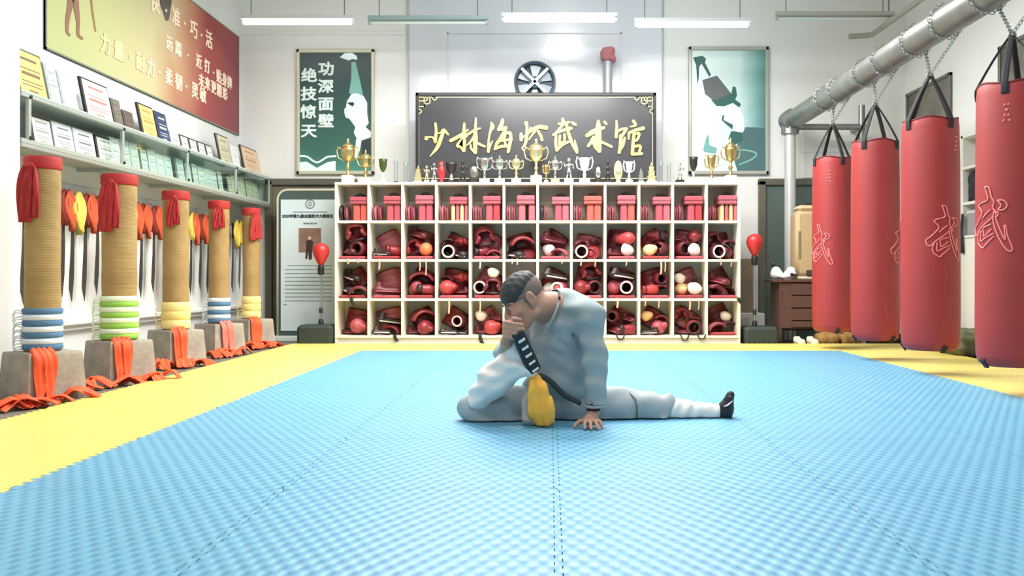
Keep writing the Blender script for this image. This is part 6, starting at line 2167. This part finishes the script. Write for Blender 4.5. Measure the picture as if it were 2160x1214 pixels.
# ---- white gaiters
g1 = Field((0.50, 4.25, 0.0), (0.88, 4.55, 0.22), 0.005)
g1.chain([A(1398, 862, 4.40), A(1440, 865, 4.40), anL, A(1518, 868, 4.40)], [0.058, 0.052, 0.040, 0.037], 0.02)
g1.add(wrinkle(0.0022, [(70, 20, -70, 0), (110, 0, -50, 1.5)]))
g1.keep(lambda x, y, z: np.maximum(-(z + 0 * x + 0 * y) + 0.004, x - A(1517, 868, 4.4)[0]))
g1.build('gaiter', gait_m, man, ML, smooth=2)
g2 = Field((-0.46, 3.98, 0.02), (0.02, 4.42, 0.46), 0.006)
g2.chain([A(1012, 838, 4.26), A(1045, 800, 4.21), A(1080, 768, 4.165), A(1096, 752, 4.15)], [0.060, 0.078, 0.068, 0.056], 0.03)
g2.cone(A(1096, 760, 4.15), A(1084, 728, 4.12), 0.052, 0.030, 0.03).cone(A(1098, 770, 4.14), A(1120, 780, 4.13), 0.05, 0.036, 0.03)
g2.add(wrinkle(0.0028, [(40, 20, 60, 0), (-50, 10, 80, 1.2), (20, 30, 100, 2)]))
g2.build('gaiter', gait_m, man, ML, smooth=2)

# ---- shoes
s1 = Field((0.74, 4.24, 0.0), (0.98, 4.54, 0.26), 0.0045)
s1.cone(A(1524, 874, 4.40), A(1531, 862, 4.395), 0.036, 0.037, 0.02).cone(A(1530, 864, 4.395), A(1541, 832, 4.385), 0.037, 0.020, 0.02)
s1.box(A(1538, 858, 4.393), (0.010, 0.040, 0.058), 0.009, k=0.012)
s1.keep(lambda x, y, z: np.maximum(-(z + 0 * x + 0 * y) + 0.003, A(1514, 868, 4.4)[0] - x))
s1.build('shoe', shoe_m, man, ML, smooth=2)
MB().tube([A(1527, 857, 4.352) - np.array(ML), A(1535, 854, 4.347) - np.array(ML), A(1545, 845, 4.352) - np.array(ML)], [0.004, 0.009, 0.004], 8, flat=0.5).build('shoe_flash', gait_m, man, smooth=2)
tdir = toR - heR
tdir = tdir / np.linalg.norm(tdir)
wdir = np.array((0.80, 0.50, -0.05)); wdir -= tdir * (wdir @ tdir); wdir /= np.linalg.norm(wdir)
ndir = np.cross(wdir, tdir)
if ndir[1] > 0:
    ndir = -ndir
ctr = A(1110, 742, 4.07)
s2 = Field(ctr - 0.19, ctr + 0.19, 0.0045)
s2.box(ctr, (0.032, 0.118, 0.016), 0.014, [wdir, tdir, ndir], k=0.01)
s2.cone(ctr + tdir * 0.085 - ndir * 0.012, ctr - tdir * 0.085 - ndir * 0.02, 0.022, 0.032, 0.02)
s2.build('shoe', shoe_m, man, ML, smooth=2)
bars = MB()
for k in range(5):
    c = ctr + tdir * (0.075 - 0.043 * k) + ndir * 0.0165
    Mx = Matrix((( wdir[0], tdir[0], ndir[0], c[0] - ML[0]), (wdir[1], tdir[1], ndir[1], c[1] - ML[1]), (wdir[2], tdir[2], ndir[2], c[2] - ML[2]), (0, 0, 0, 1)))
    MB().box((-0.019, -0.0075, -0.003), (0.017, 0.0075, 0.004), 0.003, M=Mx).build('sole_bar', gait_m, man)

# ---- tunic
U = Field((-0.32, 3.95, 0.0), (0.40, 4.66, 0.70), 0.006)
U.ell(pel + np.array((0.02, 0, 0.06)), (0.160, 0.135, 0.10), k=0.04)
U.chain([pel + np.array((0.015, 0, 0.05)), waist, chest], [0.140, 0.136, 0.142], 0.05)
U.cone(chest, A(1190, 655, 4.31), 0.138, 0.085, 0.05)
U.cone(A(1206, 652, 4.30), shL, 0.082, 0.068, 0.045).cone(A(1178, 640, 4.36), A(1225, 660, 4.30), 0.07, 0.075, 0.04).cone(A(1150, 680, 4.36), shR, 0.085, 0.062, 0.04)
U.chain([shL, elL, A(1256, 846, 4.13)], [0.064, 0.057, 0.050], 0.022)
U.chain([shR, elR], [0.064, 0.052], 0.03).cone(elR, A(1067, 731, 4.17), 0.044, 0.038, 0.02)
# sleeve ends and neck opening
U.cone(A(1256, 858, 4.13), A(1256, 846 + 30, 4.13), 0.040, 0.040, 0.002, cut=True)
U.cone(chest, shL, 0.115, 0.066, 0.03)
U.cone(A(1196, 640, 4.34), A(1176, 690, 4.245), 0.062, 0.05, 0.03)
# folds pulled from the armpit across to the raised leg
for (p_, q_, r_) in (((1238, 700), (1236, 770), 0.012), ((1165, 742), (1218, 778), 0.011), ((1146, 762), (1222, 812), 0.012), ((1150, 792), (1228, 836), 0.011), ((1206, 690), (1222, 740), 0.009), ((1180, 722), (1225, 752), 0.008)):
    U.cone(A(p_[0], p_[1], 4.205), A(q_[0], q_[1], 4.20), r_, r_ * 0.7, 0.022, cut=True)
U.cone(A(1150, 640, 4.24), nk1, 0.045, 0.072, 0.008, cut=True)
U.cone(A(1152, 668, 4.20), A(1146, 704, 4.19), 0.045, 0.012, 0.008, cut=True)
U.add(wrinkle(0.0034, [(26, -8, 40, 0.2), (-30, 12, 46, 2.1), (12, 20, 70, 1.1)]))
wl = A(1256, 862, 4.13)
U.keep(lambda x, y, z: np.where((x > 0.12) & (y < 4.22) & (z < wl[2] + 0.015), 0.01, -0.05) + 0 * x)
U.keep(lambda x, y, z: -(z + 0 * x + 0 * y) + 0.05)
U.build('tunic', tunic_m, man, ML, smooth=2)
# collar edging in a V, dark undershirt edge, cuffs
coll = [A(1186, 616, 4.33), A(1178, 640, 4.205), A(1168, 668, 4.17), A(1154, 692, 4.165), A(1146, 706, 4.165)]
MB().tube(catmull([c - np.array(ML) for c in coll], 4), 0.007, 8).build('collar', mat('tunic_edge', (132, 150, 158), 0.8), man, smooth=2)
MB().tube(catmull([A(1165, 613, 4.30) - np.array(ML), A(1178, 613, 4.27) - np.array(ML), A(1180, 630, 4.215) - np.array(ML)], 4), 0.006, 8).build('undershirt_edge', black, man, smooth=2)
MB().tube([wl - np.array(ML) + np.array((0.046 * math.cos(a), 0.046 * math.sin(a), 0.014)) for a in np.linspace(0, 2 * PI, 22, endpoint=False)], 0.006, 8, closed=True).build('cuff', tunic_m, man, smooth=2)
MB().tube([np.array(wrL) - np.array(ML) + np.array((0.027 * math.cos(a), 0.027 * math.sin(a), 0.010)) for a in np.linspace(0, 2 * PI, 18, endpoint=False)], 0.006, 8, closed=True).build('wrist_band', black, man, smooth=2)

# ---- sash: yellow tail over a grey lining, tied at the waist
def drop(f, pts, rs, k=0.02, sq=0.42):
    f.chain(pts, rs, k, flat=((0.2, 1, 0.1), sq))
ys = Field((-0.18, 3.98, 0.0), (0.12, 4.30, 0.34), 0.005)
drop(ys, [A(1131, 802, 4.13), A(1136, 830, 4.11), A(1144, 866, 4.105), A(1146, 882, 4.11)], [0.034, 0.050, 0.062, 0.050])
ys.add(lambda x, y, z: 0.0052 * np.sin(170 * (x + 0.12 * z) + 2.2 * np.sin(22 * z) + 0 * y))
ys.keep(lambda x, y, z: -(z + 0 * x + 0 * y) + 0.006)
ys.build('sash_tail', mat('golden_sash_cloth', (252, 196, 78), 0.6, var=0.12, vs=12, col2=(242, 166, 54)), man, ML, smooth=1)
gs = Field((-0.24, 4.02, 0.0), (0.10, 4.30, 0.34), 0.005)
drop(gs, [A(1122, 806, 4.165), A(1118, 850, 4.155), A(1118, 882, 4.15)], [0.022, 0.036, 0.040])
gs.cone(A(1118, 884, 4.15), A(1150, 888, 4.15), 0.03, 0.03, 0.02, flat=((0, 0, 1), 0.5))
gs.add(lambda x, y, z: 0.0022 * np.sin(120 * x + 18 * z + 0 * y))
gs.keep(lambda x, y, z: -(z + 0 * x + 0 * y) + 0.004)
gs.build('sash_lining', mat('grey_sash_lining', (176, 168, 162), 0.7), man, ML, smooth=1)
bl = [A(1118, 806, 4.20), A(1126, 797, 4.165), A(1140, 792, 4.165), A(1164, 806, 4.19), A(1190, 832, 4.215), A(1225, 850, 4.235)]
MB().tube(catmull([c - np.array(ML) for c in bl], 5), 0.010, 8, flat=1.5).build('belt', mat('dark_belt_cloth', (48, 58, 66), 0.7), man, smooth=2)
